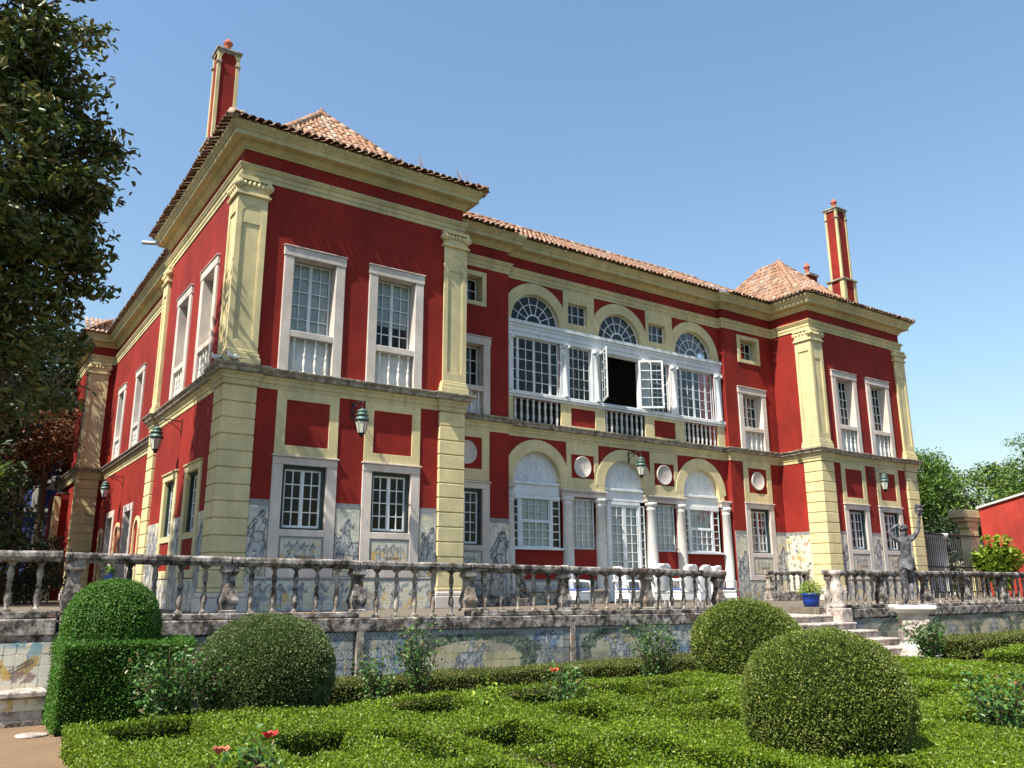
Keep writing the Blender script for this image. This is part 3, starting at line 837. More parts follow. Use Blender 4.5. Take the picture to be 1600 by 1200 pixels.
# --- windows (local frame: x right, y into the wall, z up, origin bottom centre of the opening on the wall plane)
PANE = MB().box(-.5, .5, -.003, .003, -.5, .5).mesh('pane', 'glass')
def add_panes(root, rects, y):
    for x0, x1, z0, z1 in rects:
        o = obj('pane', PANE, root, ((x0+x1)/2, y, (z0+z1)/2)); o.scale = (x1-x0+.006, 1, z1-z0+.006); o.rotation_euler = (random.uniform(-.018, .018), 0, random.uniform(-.018, .018))
def glaze(mb, x0, x1, z0, z1, cols, rows, y, fr=.045, bar=.024, th=.045):
    mb.ring(x0, x1, z0, z1, x0+fr, x1-fr, z0+fr*1.2, z1-fr, y-th/2, y+th/2)
    a0, a1, b0, b1 = x0+fr, x1-fr, z0+fr*1.2, z1-fr
    cw = (a1-a0-(cols-1)*bar)/cols; rh = (b1-b0-(rows-1)*bar)/rows
    for k in range(1, cols):
        x = a0+k*cw+(k-1)*bar; mb.box(x, x+bar, y-th*.4, y+th*.4, b0, b1)
    for k in range(1, rows):
        z = b0+k*rh+(k-1)*bar
        for c in range(cols):
            x = a0+c*(cw+bar); mb.box(x, x+cw, y-th*.36, y+th*.36, z, z+bar)
    return [(a0+c*(cw+bar), a0+c*(cw+bar)+cw, b0+r*(rh+bar), b0+r*(rh+bar)+rh) for c in range(cols) for r in range(rows)]
BALP = [(.045, 0), (.045, .05), (.028, .06), (.034, .10), (.05, .2), (.056, .28), (.042, .37), (.03, .44), (.044, .46), (.044, .50), (.03, .52), (.034, .58), (.05, .68), (.046, .76), (.028, .84), (.045, .86), (.045, .92)]
def scaled(prof, h, f=1.): 
    k = h/prof[-1][1]; return [(r*f, z*k) for r, z in prof]
WBAL = MB().lathe(scaled(BALP, .88, .82), n=10).mesh('baluster', 'white_stone')
def upper_window(h=2.97, sill=.88, cols=2, rows=5, blind='grey_cloth', drop=0., w=1.12):
    mb = MB(); f = w/2
    mid = .035
    P = glaze(mb, -f+.02, -.002, sill+.17, h-.02, cols, rows, .30) + glaze(mb, .002, f-.02, sill+.17, h-.02, cols, rows, .30)
    mb.box(-.03, .03, .265, .277, sill+.17, h-.02)
    r = mb.build('window', 'white_paint', None)
    add_panes(r, P, .30)
    s = MB()
    s.box(-f-.25, -f, -.055, .42, 0, h); s.box(f, f+.25, -.055, .42, 0, h)
    s.box(-f-.27, f+.27, -.07, .42, h+.001, h+.24); s.box(-f-.29, f+.29, -.10, .1, h+.242, h+.275)
    s.build('window_surround', 'pale_stone', r, bevel=.01)
    MB().box(-f, f, -.05, .20, sill, sill+.165).build('window_sill', 'pale_stone', r, bevel=.012)
    n = 4
    for k in range(n): obj('baluster', WBAL, r, (-f+w*(k+.5)/n+(.0), .03, .0)).scale = (1, 1, sill/.88)
    MB().box(-f, f, .17, .20, 0, sill).build('apron_panel', 'white_paint', r)
    if blind:
        MB().box(-f+.03, f-.03, .335, .345, sill+.2+drop, h-.02).build('blind', blind, r)
    return r
def ground_window(h=1.52, w=1.10, rows=4, surround='pale_stone', low=1.1, scene_seed=None, lintel=True, cols=2):
    mb = MB(); f = w/2
    P = glaze(mb, -f+.085, -.002, .05, h-.085, cols, rows, .16) + glaze(mb, .002, f-.085, .05, h-.085, cols, rows, .16)
    mb.box(-.03, .03, .12, .134, .05, h-.085)
    r = mb.build('window', 'white_paint', None)
    add_panes(r, P, .16)
    MB().ring(-f, f, 0, h, -f+.08, f-.08, .04, h-.08, .06, .22).build('window_frame', 'green_frame', r, bevel=.006)
    s = MB(); j = .26
    s.box(-f-j, -f, -.035, .3, -low, h); s.box(f, f+j, -.035, .3, -low, h)
    s.box(-f, f, -.033, .3, -.16, 0)
    s.box(-f, f, -.033, .0, -low, -low+.2)
    if lintel: s.box(-f-j, f+j, -.045, .3, h+.001, h+.18); s.box(-f-j-.03, f+j+.03, -.085, .02, h+.182, h+.225)
    else: s.box(-f-j, f+j, -.04, .3, h+.001, h+.22)
    s.build('window_surround', surround, r, bevel=.008)
    if scene_seed is not None:
        panel('tile_picture', paint_scene, -f+.005, f-.005, -low+.21, -.165, -.002, r, scene_seed)
    return r
def place(root, x, y, z, rz=0):
    root.parent = PAL; root.location = (x+PO.x, y+PO.y, z); root.rotation_euler = (0, 0, rz)
    return root
uw = place(upper_window(), 1.98, 0, 5.66)
uw2 = place(upper_window(blind='grey_cloth', drop=.62), 4.29, 0, 5.66)
for x in (X2+1.98, X2+4.29): place(copy_tree(uw), x, 0, 5.66)
for y in (2.34, 4.99): place(copy_tree(uw), 0, y, 5.66, R(-90))
for y in (10.56, 14.83, 18.63): place(copy_tree(uw), WX, y, 5.66, R(-90))
for i, (x, sd) in enumerate(((2.01, 21), (4.31, 34), (X2+2.01, 47), (X2+4.31, 59))):
    place(ground_window(scene_seed=sd), x, 0, 1.86)
for y in (2.33, 4.80): place(ground_window(surround='cream_stucco'), 0, y, 1.86, R(-90))
bw = None
for c in (BAYW['l'], BAYW['r']):
    place(upper_window(h=2.23, sill=.74, rows=3, blind=None) , c, D1, 5.64)
    place(ground_window(h=1.66, rows=5, w=1.12, scene_seed=int(c*10), low=1.0), c, D1, 1.72)
    mb = MB(); P = glaze(mb, -.48, .48, .02, .82, 3, 2, .30)
    r = mb.build('window', 'white_paint'); add_panes(r, P, .30)
    MB().ring(-.66, .66, -.14, 1.0, -.5, .5, 0, .84, -.05, .42).build('window_surround', 'cream_stucco', r, bevel=.01)
    place(r, c, D1, 9.28)
for y in (14.57, 18.32):
    mb = MB(); P = glaze(mb, -.55, 0, .05, 3.1, 2, 6, .3)+glaze(mb, .001, .55, .05, 3.1, 2, 6, .3)
    r = mb.build('door', 'white_paint'); add_panes(r, P, .3)
    s = MB().box(-.85, -.575, -.04, .4, 0, 3.28); s.box(.575, .85, -.04, .4, 0, 3.28); s.box(-.85, .85, -.05, .4, 3.281, 3.55); s.build('door_surround', 'pale_stone', r, bevel=.008)
    place(r, WX, y, .02, R(-90))
for y in (12.6, 16.4, 20.2):
    s = MB().arc(0, 2.2, .36, .50, -.06, .03); s.box(-.5, -.36, -.06, .03, 0, 2.2); s.box(.36, .5, -.06, .03, 0, 2.2)
    place(s.build('niche', 'cream_stucco', PAL, bevel=.006), WX, y, .3, R(-90))

# --- cream panels over the ground windows
def slab(x, w, z0, z1, y, pw=None, pz=None):
    mb = MB().ring(x-w/2, x+w/2, z0, z1, x-pw/2, x+pw/2, pz[0], pz[1], y-.028, y+.01)
    pal(mb, 'cream_panel', 'cream_stucco', .005)
for x in (2.01, 4.31, X2+2.01, X2+4.31): slab(x, 1.59, 3.61, 5.16, 0, 1.10, (3.84, 4.95))
def medallion(x, y, z, r=.36):
    o = pal(MB().lathe([(r, 0), (r, .05), (r*.94, .07), (r*.9, .055), (r*.2, .05), (0.01, .05)], 0, 0, 0, 28).xform(Matrix.Translation((x, y-.0, z)) @ Matrix.Rotation(R(90), 4, 'X')), 'medallion', 'pale_stone')
    return o
for c in (BAYW['l'], BAYW['r']):
    slab(c, 1.60, 3.62, 5.16, D1, 1.06, (3.97, 4.93)); medallion(c-.02, D1-.005, 4.45)
    sb = MB().box(c-.01, c+.01, D1-.09, D1-.07, 4.32, 4.62)
# --- tiled dado of the towers and bays
def mirrorx(M): return M
DT = 2.53
for c in (BAYW['l'], BAYW['r']): panel('tile_dado', paint_dado, c-.82+PO.x, c+.82+PO.x, .0, .70, D1+PO.y, PAL, int(c*3), res=.022)
for i, x0 in enumerate((0, X2)):
    for k, (a, b) in enumerate(((.705, 1.195), (2.835, 3.485), (5.135, 5.645))):
        panel('tile_panel', paint_figure, x0+a+PO.x, x0+b+PO.x, .78, DT, PO.y, PAL, 3+7*i+k*5, topborder=.14, res=.0105)
    pal(MB().box(x0+.70, x0+5.65, -.02, .01, .742, .778).box(x0+.70, x0+.799, -.02, .01, 0, .741).box(x0+5.552, x0+5.65, -.02, .01, 0, .741), 'dado_trim', 'pale_stone')
    panel('tile_dado', paint_dado, x0+.80+PO.x, x0+5.55+PO.x, .0, .74, PO.y, PAL, 71+i, topborder=.06, res=.018)
for k, (a, b) in enumerate(((8.50, 9.195), (19.365, 20.0), (21.68, X2-.005))):
    panel('tile_panel', paint_figure, a+PO.x, b+PO.x, .0, DT, D1+PO.y, PAL, 90+k*4, topborder=.14)
rotm = Matrix.Translation((X2+PO.x, D1+PO.y, 0)) @ Matrix.Rotation(R(-90), 4, 'Z')
panel('tile_panel', paint_floral, .0, D1-.7, 0.1, DT, 0, PAL, 5, rot=rotm, topborder=.14)
rotm = Matrix.Translation((PO.x, 7.2+PO.y, 0)) @ Matrix.Rotation(R(-90), 4, 'Z')
for a, b, zt in ((.0, 1.58, 2.3), (1.6, 3.2, .74), (3.22, 4.05, 2.3), (4.07, 5.67, .74), (5.69, 6.5, 2.3)): panel('tile_panel', paint_dado, a, b, 0, zt, 0, PAL, int(a*10), res=.025, rot=rotm)
rotm = Matrix.Translation((WX+PO.x, 21.2+PO.y, 0)) @ Matrix.Rotation(R(-90), 4, 'Z')
for a, b in ((3.75, 5.76), (7.5, 13.2)): panel('tile_panel', paint_dado, a, b, 0, 1.6, 0, PAL, int(a*10), res=.03, rot=rotm)

# --- recessed centre: arcades
COLX = [9.32, 11.62, 13.0, 15.32, 16.74, 19.12]
for x in AX:
    arc_g = MB(); arc_u = MB()
    arc_g.arc(x, 3.80, .93, 1.31, D2-.05, D2+.35, n=24); arc_u.arc(x, 9.03, 1.0, 1.38, D2-.05, D2+.35, n=24)
    arc_g.box(x-1.2, x-.93, D2-.048, D2+.3, 3.602, 3.798); arc_g.box(x+.93, x+1.2, D2-.048, D2+.3, 3.602, 3.798)
    pal(arc_g, 'archivolt', 'cream_stucco', .006); pal(arc_u, 'archivolt', 'cream_stucco', .006)
for a, b in ((11.62, 12.98), (15.36, 16.72)):
    mb = MB().ring(a, b, 3.602, 5.155, (a+b)/2-.49, (a+b)/2+.49, 3.99, 4.77, D2-.032, D2+.02)
    medallion((a+b)/2-.02, D2-.01, 4.37)
    pal(mb, 'cream_panel', 'cream_stucco', .005)
for (a, b), (c, d, e, f) in (((11.60, 12.97), (11.80, 12.66, 9.30, 10.03)), ((15.44, 16.79), (15.57, 16.45, 9.28, 9.98))):
    mb = MB().ring(a, b, 9.03, 10.43, c, d, e, f, D2-.035, D2+.3)
    pal(mb, 'cream_panel', 'cream_stucco', .006)
# entablatures
for a, b in ((BL+.01, 9.45), (11.38, 13.2), (15.08, 16.95), (18.84, BR-.03)):
    mb = MB().box(a, b, D2-.10, D2+.2, 3.36, 3.50); mb.box(a-.02, b+.02, D2-.14, D2+.2, 3.502, 3.545); mb.box(a-.04, b+.04, D2-.17, D2+.2, 3.547, 3.60)
    pal(mb, 'entablature', 'pale_stone', .008)
mb = MB().box(BL+.005, BR-.01, D2-.03, D2+.25, 8.50, 8.64); mb.box(BL+.005, BR-.01, D2-.05, D2+.25, 8.642, 8.80); mb.box(BL+.005, BR-.01, D2-.07, D2+.25, 8.802, 8.90); mb.box(BL+.005, BR-.01, D2-.11, D2+.25, 8.902, 9.02)
pal(mb, 'entablature', 'white_paint', .008)
mb = MB().box(BL+.005, BR+.06, D2-.12, D2+.2, 6.52, 6.64); mb.box(BL+.005, BR+.03, D2-.08, D2+.2, 6.44, 6.518)
pal(mb, 'sill_course', 'white_paint', .012)
CP = [(.24, 0), (.24, .10), (.22, .12), (.23, .17), (.20, .22), (.195, .25), (.20, 1.2), (.165, 3.08), (.18, 3.10), (.18, 3.13), (.168, 3.14), (.168, 3.20), (.20, 3.24), (.22, 3.28), (.22, 3.355)]
COLM = MB().lathe(CP, n=20).mesh('column', 'white_stone')
for x in COLX: obj('column', COLM, PAL, (x+PO.x, D2-.02+PO.y, 0))
UP = [(.12, 0), (.12, .06), (.10, .09), (.105, .13), (.09, .16), (.082, 1.60), (.10, 1.62), (.10, 1.66), (.085, 1.68), (.11, 1.74), (.11, 1.80)]
for x in COLX:
    b = MB().lathe(UP, n=16); b.box(-.15, .15, -.12, .10, 1.802, 1.855)
    for s_ in (-1, 1): b.tube([(s_*.11, -.13, 1.75), (s_*.11, .08, 1.75)], .05, 10)
    b.box(-.19, .19, .0, .16, 0, 1.858)
    o = b.build('column', 'white_paint', PAL, (x+PO.x, D2-.035+PO.y, 6.64))
# parapet below the upper windows
for a, b in ((BL+.01, 9.5), (11.42, 13.33), (15.21, 17.14), (18.95, BR-.01)):
    mb = MB()
    if b-a > 1: mb.ring(a, b, 5.66, 6.44, (a+b)/2-.53, (a+b)/2+.53, 5.72, 6.33, D2-.045, D2+.02)
    else: mb.box(a, b, D2-.045, D2+.02, 5.66, 6.44)
    par = pal(mb, 'parapet', 'cream_stucco', .006)
PB = MB().lathe(scaled(BALP, .80, .95), n=10).mesh('baluster', 'white_stone')
for a, b in ((9.5, 11.42), (13.33, 15.21), (17.14, 18.95)):
    n = 8
    for k in range(n): obj('baluster', PB, par, (a+(b-a)*(k+.5)/n+PO.x, D2+.04+PO.y, 5.63))
for a, b in ((9.5, 11.42), (13.33, 15.21), (17.14, 18.95)): pal(MB().box(a-.1, b+.1, D2+.5, D2+.55, 5.5, 6.5), 'inner_wall', 'interior_dark')
# centre glazing
def wide_window(w, h, lay, y, name='window', curtain=None, open_mid=False):
    """lay: list of (fraction, columns, rows) from left to right"""
    mb = MB(); x = -w/2; P = []
    for fr, c, r in lay:
        if c: P += glaze(mb, x+.004, x+w*fr-.004, .01, h-.01, c, r, y, .04, .022)
        x += w*fr
    r = mb.build(name, 'white_paint'); add_panes(r, P, y)
    if curtain: MB().box(-w/2, w/2, y+.045, y+.055, .02, h).build('curtain', curtain, r)
    return r
L6 = [(.17, 1, 5), (.33, 2, 5), (.33, 2, 5), (.17, 1, 5)]
for i, (a, b) in enumerate(CENW):
    w = b-a; c = (a+b)/2
    if i in (0, 4): r = wide_window(w, 1.86, L6, .10)
    elif i in (1, 3): r = wide_window(w, 1.86, [(1., 4, 5)], .10)
    else: r = wide_window(w, 1.86, [(.03, 0, 0), (.97, 0, 0)], .10) if 0 else None
    if r: place(r, c, D2, 6.64)
# the open pair of casements
a, b = CENW[2]
mb = MB().ring(a-.02, b+.02, 6.642, 8.498, a+.06, b-.06, 6.70, 8.44, D2+.06, D2+.2)
ow = pal(mb, 'window', 'white_paint')
for hx, ang, wd in ((a+.10, R(-120), .88), (b-.12, R(-33), .88)):
    lf = MB(); P = glaze(lf, 0, wd, 0, 1.76, 2, 5, 0, .06, .026)
    o = lf.build('casement', 'white_paint', ow, (hx+PO.x, D2-.02+PO.y, 6.69), ang)
    for x0, x1, z0, z1 in P:
        pm = MB().box(x0, x1, -.003, .003, z0, z1)
        # panes of an opened leaf stay in the leaf's own frame, so they follow its swing
        pm.xform(Matrix.Translation((hx+PO.x, D2-.02+PO.y, 6.69)) @ Matrix.Rotation(ang, 4, 'Z'))
        pm.build('pane', 'glass', ow)
# ground floor glazing
def sash(w, h):
    mb = MB(); y = .10; P = []
    s = .17*w
    P += glaze(mb, -w/2+.02, -w/2+s, .02, h-.12, 1, 6, y, .03, .03); P += glaze(mb, w/2-s, w/2-.02, .02, h-.12, 1, 6, y, .03, .03)
    mb.box(-w/2+s, -w/2+s+.08, y-.04, y+.04, .02, h-.02); mb.box(w/2-s-.08, w/2-s, y-.04, y+.04, .02, h-.02)
    P += glaze(mb, -w/2+s+.09, w/2-s-.09, .02, h*.51, 4, 3, y-.02, .045, .024); P += glaze(mb, -w/2+s+.09, w/2-s-.09, h*.51+.002, h-.02, 4, 3, y+.02, .045, .024)
    mb.box(-w/2+.02, w/2-.02, y-.05, y+.03, h-.118, h)
    mb.box(-w/2-.02, w/2+.02, -.12, .1, -.05, .018)
    r = mb.build('window', 'white_paint'); add_panes(r, P, y)
    MB().box(-w/2+s, w/2-s-.02, y+.06, y+.07, .02, h).build('curtain', 'sheer_curtain', r)
    return r
for i, (a, b) in enumerate(CENW):
    w = b-a; c = (a+b)/2
    if i in (0, 4): place(sash(w, 1.65), c, D2, 1.69)
    elif i in (1, 3):
        r = wide_window(w, 1.65, [(1., 4, 6)], .10, curtain='sheer_curtain'); place(r, c, D2, 1.69)
    else:
        w = b-a; mb = MB(); y = .10; h = 3.30
        P = glaze(mb, -w/2+.03, -w/2+.24, .02, h-.1, 1, 11, y, .035, .03)+glaze(mb, w/2-.24, w/2-.03, .02, h-.1, 1, 11, y, .035, .03)
        mb.box(-w/2+.242, -w/2+.32, y-.04, y+.04, .02, h); mb.box(w/2-.32, w/2-.242, y-.04, y+.04, .02, h)
        P += glaze(mb, -w/2+.322, -.002, .02, h-.1, 2, 10, y, .08, .026)+glaze(mb, .002, w/2-.322, .02, h-.1, 2, 10, y, .08, .026)
        mb.box(-w/2+.32, w/2-.32, y-.05, y+.03, h-.098, h)
        r = mb.build('door', 'white_paint'); add_panes(r, P, y)
        MB().box(-w/2+.02, w/2-.3, y+.06, y+.07, .02, h).build('curtain', 'sheer_curtain', r)
        MB().tube([(-.05, y-.09, 1.35), (-.05, y-.05, 1.35), (.02, y-.05, 1.35)], .012, 6).build('door_handle', 'zinc', r)
        place(r, c, D2, .02)
# fanlights
def fanlight(r, y, solid):
    mb = MB()
    n = 7; ri, rm = r*.30, r*.66
    bw_ = .026
    for rad, wd in ((r-.03, .06), (rm, bw_), (ri, .05)): mb.arc(0, 0, rad-wd/2, rad+wd/2, y-.02, y+.02, n=28)
    mb.box(-r, r, y-.02, y+.02, -.03, .035)
    for k in range(1, n):
        a = math.pi*k/n; d = Vector((math.cos(a), 0, math.sin(a))); p = Vector((-d.z, 0, d.x))*bw_/2
        q0, q1 = d*(ri+.02), d*(r-.04)
        mb.add([(v.x, yy, v.z) for yy in (y-.018, y+.018) for v in (q0-p, q1-p, q1+p, q0+p)], [(0, 1, 2, 3), (7, 6, 5, 4), (0, 4, 5, 1), (2, 6, 7, 3)])
    o = mb.build('fanlight', 'white_paint')
    def sector(r0, r1, a0, a1):
        s = 4; pts = [(r0*math.cos(a0+(a1-a0)*k/s), r0*math.sin(a0+(a1-a0)*k/s)) for k in range(s+1)]+[(r1*math.cos(a1-(a1-a0)*k/s), r1*math.sin(a1-(a1-a0)*k/s)) for k in range(s+1)]
        return MB().prism(pts[::-1], y-.003, y+.003)
    for k in range(n):
        a0, a1 = math.pi*k/n, math.pi*(k+1)/n
        for r0, r1 in ((ri, rm), (rm, r-.02)): sector(r0, r1, a0+.01, a1-.01).build('panel' if solid else 'pane', 'white_paint' if solid else 'glass', o)
    MB().prism([(ri*math.cos(math.pi*k/10), ri*math.sin(math.pi*k/10)) for k in range(11)], y-.003, y+.003).build('panel' if solid else 'pane', 'white_paint' if solid else 'glass', o)
    return o
fg = fanlight(.93, .16, True); fu = fanlight(1.0, .12, False)
for i, x in enumerate(AX):
    place(fg if i == 0 else copy_tree(fg), x, D2, 3.80)
    place(fu if i == 0 else copy_tree(fu), x, D2, 9.05)
for x in AX: pal(MB().box(x-.95, x+.95, D2+.07, D2+.14, 3.345, 3.77).box(x-.95, x+.95, D2+.02, D2+.068, 3.68, 3.765), 'transom', 'white_paint', .006)
for (c, d, e, f) in ((11.80, 12.66, 9.30, 10.03), (15.57, 16.45, 9.28, 9.98)):
    mb = MB(); w = d-c; P = glaze(mb, -w/2, w/2, 0, f-e, 3, 2, .14, .03, .024)
    r = mb.build('window', 'white_paint'); add_panes(r, P, .14); place(r, (c+d)/2, D2, e)
# tiled bench along the foot of the centre
for a, b in ((9.5, 11.4), (11.85, 12.77), (15.55, 16.5), (16.98, 18.85)):
    panel('tile_dado', paint_dado, a+PO.x, b+PO.x, .0, .74, D2+PO.y, PAL, int(a*7), res=.022, topborder=.08)
for a, b in ((9.5, 12.75), (15.6, 18.85)): pal(MB().box(a, b, D2-.62, D2-.30, .0, .36).box(a-.04, b+.04, D2-.66, D2-.27, .362, .43), 'stone_bench', 'string_stone', .01)
# rain pipe under the side eave, cables and dry plants on the gutter
pal(MB().tube([(.3, 8.2, 11.48), (-.25, 8.2, 11.52), (-.85, 8.2, 11.42)], .06, 10), 'spout', 'zinc')
mb = MB()
for (x, y, n) in ((4.65, -.55, 12), (5.9, -.55, 14), (6.2, -.5, 8), (1.0, -.6, 3)):
    for k in range(n):
        a = random.uniform(0, 6.28); h = random.uniform(.15, .42)
        mb.tube([(x+random.uniform(-.1, .1), y, 11.85), (x+math.cos(a)*.06, y+math.sin(a)*.04, 11.85+h*.6), (x+math.cos(a)*.14, y+math.sin(a)*.09, 11.85+h)], [.004, .003, .001], 4, False)
sub(mb, 'dry_grass', 'dry_grass', roofL)

# ------------------------------------------------------------------ terrace wall faced with tiles
def gcol(X, Z):
    """painted picture of the garden wall, in world x / z"""
    c = base_tile(X, Z, 2, .14)*.66
    c = lerp(c, np.clip((fbm(X*.9+4, Z*3)-.42)*3, 0, .6), (.50, .40, .18))
    c = lerp(c, np.clip((fbm(X*1.7+1, Z*6+3)-.5)*4, 0, .55), (.30, .38, .42))
    def arch(c, x0, x1, zc):
        cx = (x0+x1)/2; r = (x1-x0)/2
        d = np.where(Z > zc, np.hypot((X-cx)/r, (Z-zc)/.32), np.abs((X-cx)/r))
        d = d+(fbm(X*14, Z*14)-.5)*.16
        leaf = fbm(X*30, Z*30, 3)
        inn = (d < .95)*1.
        c = lerp(c, inn*.55, (.47, .42, .27)); c = lerp(c, inn*np.clip((fbm(X*2.5+8, Z*9)-.5)*5, 0, .7), (.42, .36, .18))
        m = (np.abs(d-1.0) < .13+.12*(Z > zc))*1.
        c = lerp(c, m*.95, (.055, .08, .06)); c = lerp(c, m*np.clip((leaf-.52)*8, 0, .9), (.20, .26, .17)); c = lerp(c, m*(leaf < .38)*.9, (.02, .03, .035))
        return c
    def cart(c, x0, x1, s):
        m = ((X > x0) & (X < x1))*1.
        f = fbm(X*7+s, Z*7+s); f2 = fbm(X*16+s, Z*16)
        c = lerp(c, m*.6, (.44, .45, .44)); c = lerp(c, m*np.clip((f-.52)*10, 0, .85), (.12, .20, .33)); c = lerp(c, m*np.clip((f2-.58)*10, 0, .9), (.04, .06, .12)); c = lerp(c, m*(np.abs(f-.5) < .02)*.7, NAVY)
        return c
    c = cart(c, .95, 1.5, 1); c = cart(c, 4.02, 4.72, 5); c = cart(c, -1.2, .4, 9); c = cart(c, 7.25, 9.1, 13); c = cart(c, 13.1, 14.2, 19)
    c = arch(c, 1.62, 3.95, -.60); c = arch(c, 5.32, 6.85, -.60); c = arch(c, -3.3, -1.3, -.60)
    for k in range(6): c = arch(c, 15.0+2.3*k, 16.9+2.3*k, -.62)
    for k in range(6): c = horse(c, X, Z, 15.95+2.3*k, -.92, .58, k, -1 if k % 2 else 1)
    c = horse(c, X, Z, 2.75, -.98, .62, 4); c = horse(c, X, Z, 6.1, -.98, .66, 8, -1); c = figure(c, X, Z, 6.15, -.75, .58, 3); c = horse(c, X, Z, -2.3, -.98, .66, 12)
    c = figure(c, X, Z, 1.2, -.75, .5, 5, robe=False); c = figure(c, X, Z, 4.35, -.72, .5, 6)
    bz = (Z > -.245) & (X > -3.4)
    c = border(c, X, Z, bz*1., .07)
    for x in (.66, 4.96, 9.1, -3.5, 7.09): c = border(c, X, Z, ((np.abs(X-x) < .22) & (np.abs(X-x) > (.0 if x > 7 and x < 8 else .07)))*(.9 if x < 7 or x > 8 else 1.*(np.abs(X-x) < .08)), .07)
    for x in [14.4+2.3*k for k in range(7)]: c = border(c, X, Z, (np.abs(X-x) < .12)*.8, .07)
    # the left stretch: a bird, fruit and a blue ribbon on plain white tiles
    L = (X < -3.62)*1.
    w = base_tile(X, Z, 8, .14)*1.12
    w = lerp(w, np.exp(-(((X+4.02)/.22)**2+((Z+.16)/.045)**2)*1.)*.9*(fbm(X*9, Z*9) > .4), (.07, .26, .36))
    w = lerp(w, (capsule(X, Z, (-3.86, -.2), (-3.92, -.44), .07, .05) < 0)*.7, (.10, .28, .36))
    w = lerp(w, (capsule(X, Z, (-3.98, -.47), (-3.86, -.36), .075, .06)+(fbm(X*20, Z*20)-.5)*.04 < 0)*.85, (.40, .27, .08))
    w = lerp(w, (np.hypot((X+3.98)/1.6, (Z+.56)/.8) < .1)*.8*(fbm(X*18, Z*18) > .42), (.20, .12, .12))
    w = lerp(w, (np.abs(capsule(X, Z, (-4.14, -.50), (-3.9, -.38), .02, .02)) < .012)*.8, (.05, .05, .07))
    w = lerp(w, (capsule(X, Z, (-4.25, -.36), (-4.16, -.55), .03, .05)+(fbm(X*25, Z*25)-.5)*.05 < 0)*.85, OCHRE)
    w = lerp(w, np.clip((fbm(X*12+3, Z*12)-.60)*12, 0, .8)*(Z > -.2), NAVY)
    w = lerp(w, np.clip((fbm(X*8+30, Z*8)-.56)*10, 0, .8)*(Z < -.8), (.12, .2, .28)); w = lerp(w, np.clip((fbm(X*9+3, Z*9)-.60)*10, 0, .8)*(Z < -.8), OCHRE)
    c = c*(1-L[..., None])+w*L[..., None]
    grime = np.clip((fbm(X*.8+60, Z*2.5+8)-.42)*3, 0, .6)
    return lerp(c, grime*(1-L), (.17, .16, .14))
TW = empty('terrace_wall', (3, YB, GZ))
tag(TW, 'retaining wall faced with painted blue and ochre tiles below the balustrade', 'wall')
TO = Vector((-3, -YB, -GZ))
def tw(mb, name, mat, bevel=0, parent=None):
    mb.v = [(x+TO.x, y+TO.y, z+TO.z) for x, y, z in mb.v]
    return mb.build(name, mat, parent or TW, bevel=bevel)
tw(MB().box(-12, 9.40, YB+.02, YB+.40, GZ-.2, -.02).box(13.06, 40, YB+.02, YB+.40, GZ-.2, -.14), 'masonry', 'lichen_stone')
TS = .14; sub_n = 7
gu = np.linspace(.0014, TS-.0014, sub_n+1)
tiles = []
for z in np.arange(-.14-TS, GZ-.02, -TS):
    for a, b in ((-5.2, 9.38), (13.3, 26)):
        for x in np.arange(a, b, TS):
            if any(abs(x+TS/2-p) < .075 for p in (.66, 4.96)): continue
            if a > 10 and z > -.30: continue
            hid = 1. if (z < -.72 and x > -3.6) else 0.
            tiles.append((hid*50+math.hypot(x+5.1, 12.7), x, z))
tiles.sort()
JV, JF, JC = [], [], []; nb = 0
i_ = np.arange(sub_n*sub_n); a_ = (i_//sub_n)*(sub_n+1)+i_ % sub_n
FT = np.stack([a_, a_+1, a_+sub_n+2, a_+sub_n+1], -1)
ring_ix = [0, sub_n, (sub_n+1)**2-1, sub_n*(sub_n+1)]
nv = (sub_n+1)**2
FS = np.array([(ring_ix[(k+1) % 4], ring_ix[k], nv+k, nv+(k+1) % 4) for k in range(4)])
FA = np.concatenate([FT, FS])
for k, (d, x, z) in enumerate(tiles):
    X, Z = np.meshgrid(x+gu, z+gu)
    c = gcol(X, Z).reshape(-1, 3)
    y = YB+random.uniform(-.0015, .0015); tl = random.uniform(-.0015, .0015)
    V = np.stack([X, y+tl*(X-x)/TS*2, Z], -1).reshape(-1, 3)
    V = np.concatenate([V, [(X[0, 0], YB+.02, Z[0, 0]), (X[0, -1], YB+.02, Z[0, 0]), (X[0, -1], YB+.02, Z[-1, 0]), (X[0, 0], YB+.02, Z[-1, 0])]])
    c = np.concatenate([c, np.full((4, 3), .10)])*random.uniform(.94, 1.04)
    V = V+np.array(TO)
    if k < 300: obj('tile', fast_mesh('tile', V, FA, 'azulejo', False, c), TW)
    else: JV.append(V); JF.append(FA+nb); JC.append(c); nb += len(V)
tag(obj('tile_facing', fast_mesh('tile_facing', np.concatenate(JV), np.concatenate(JF), 'azulejo', False, np.concatenate(JC)), TW), kind='stuff')
for x in (.66, 4.96): tw(MB().box(x-.065, x+.065, YB-.03, YB+.05, GZ, -.13), 'wall_strip', 'baluster_stone', .01)
for x in (9.30, 13.18): tw(MB().box(x-.10, x+.12, YB-.05, YB+.3, GZ, -.13 if x < 10 else -.28), 'wall_strip', 'step_stone', .012)
